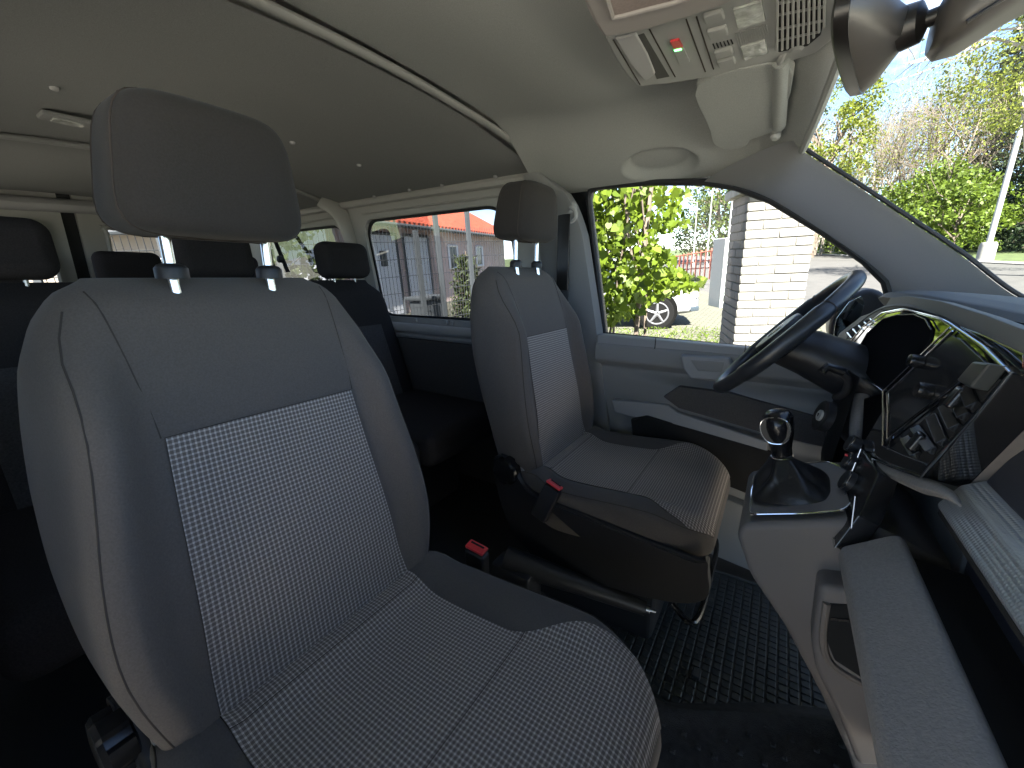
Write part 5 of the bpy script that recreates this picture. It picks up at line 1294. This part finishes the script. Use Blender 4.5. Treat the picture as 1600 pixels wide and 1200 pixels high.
for i, (px, d, h, r) in enumerate(((1290, 47, 14, 5), (1345, 42, 13, 5), (1385, 36, 11, 4.4), (1425, 38, 15, 5), (1325, 56, 16, 6), (1465, 32, 11.5, 4))):
    tree(P2(px, d), h, r, LM_YEL, TWIG, ['leftmost bare twiggy tree budding behind the windscreen pillar', 'second bare budding tree beyond the road', 'bare twiggy tree in the middle of the windscreen', 'tall bare tree with fine grey twigs beyond the road', 'bare tree rising furthest back behind the others', 'bare tree beside the green bush beyond the road'][i], gn, nleaf=2000, lsize=.17, clumps=60, bot=.2, depth=4, twiggy=True, dense=.5, name='bare_tree')
for i, (px, d, h, r, m_) in enumerate(((1262, 40, 16.5, 3.6, LM_YEL), (1400, 33, 5.6, 3.0, LM_GRN), (1440, 30, 6.0, 2.8, LM_GRN), (1480, 27, 5.0, 2.6, LM_GRN), (1345, 40, 4.0, 3.2, LM_GRN))):
    tree(P2(px, d), h, r, m_, BARK, ['yellow-green leafy tree at the upper corner of the windscreen pillar', 'low green bush left of the lamp post', 'tall fresh green bush left of the lamp post', 'green bush just left of the lamp post base', 'low green bush seen through the driver window corner'][i], gn, nleaf=4500 if i else 8000, lsize=.24, clumps=60, bot=.1 if i else .35, depth=2, dense=.4)
spruce(P2(1503, 34), 17.5, 3.6, 'dark spruce left of the lamp post', gn, n=14000, lsize=.36)
spruce(P2(1590, 30), 16.5, 5.0, 'big dark spruce right of the lamp post', gn, n=20000, lsize=.36)
spruce(P2(1690, 24), 15, 4.2, 'dark spruce at the right edge of the windscreen', gn, n=14000, lsize=.32)
# birch with hanging spring foliage reaching over from the right
tree(P2(1625, 14.0), 10.5, 3.8, LM_YEL, BIRCH, 'big birch with yellow-green foliage hanging into the top right of the windscreen', gn, nleaf=14000, lsize=.10, clumps=110, bot=.47, depth=3, dense=.26, name='birch_tree')
for i, (px, d, h, r) in enumerate(((1120, 42, 11, 3.6), (1150, 36, 10, 3.4), (1095, 48, 7, 3.5), (1180, 40, 9, 3.5))):
    tree(P2(px, d), h, r, LM_FAR, BARK, ['light green tree beyond the railing', 'light green tree behind the cabinet pole', 'low light green tree left of the thin lamp posts', 'light green tree hidden by the brick pillar'][i], 'trees beyond the car park', nleaf=3500, lsize=.3, clumps=50, bot=.12, depth=2, dense=.4)
# far wood as one mass
Pn = []
for k in range(26000):
    px = random.uniform(1190, 2100); d = random.uniform(46, 60); q = dW(px, 420, d); hh = 4.2+1.2*math.sin(px*.021)+1.0*math.sin(px*.057)
    Pn.append((q.x, q.y, GZ+random.uniform(0, 1)**.8*hh))
fw_ = quads('woodland', Pn, .5, LM_FAR); fw_['kind'] = 'stuff'
bm = NB()
for k in range(60):
    px = random.uniform(1230, 1560); q = P2(px, random.uniform(44, 50)); tube(bm, [q, q+Vector((random.gauss(0, .4), random.gauss(0, .4), 5)), q+Vector((random.gauss(0, 1), random.gauss(0, 1), 12))], [.14, .10, .03], 4)
wo = obj('undergrowth', bm, BIRCH, None); wo['kind'] = 'stuff'
# grass tufts under the driver window
Pg = []
for k in range(2600):
    px = random.uniform(950, 1150); py = random.uniform(514, 575); q = gW(px, py); Pg.append((q.x+random.gauss(0, .05), q.y+random.gauss(0, .05), GZ+random.uniform(0, .06)))
gt = quads('grass', Pg, .09, LM_GRN, asp=.2); gt['kind'] = 'stuff'
tw = Vector((-2.1, -.5, .95))+sd*5.2; tree((tw.x, tw.y, GZ), tw.z-GZ+1.5, 2.1, LM_GRN, BARK, 'unseen leafy tree added to shade the rear of the van on its passenger side', None, nleaf=9000, lsize=.3, clumps=60, bot=.5, depth=2, dense=.5)  # unseen tree, added to keep direct sun off the rear bench
# unseen broad tree added right of the van so its crown blocks the sun
tw = Vector((-.05, -.5, .95))+sd*4.6; tree((tw.x, tw.y, GZ), tw.z-GZ+1.3, 1.9, LM_GRN, BARK, 'unseen broad leafy tree added to shade the passenger side of the van', None, nleaf=9000, lsize=.3, clumps=60, bot=.5, depth=2, dense=.5)
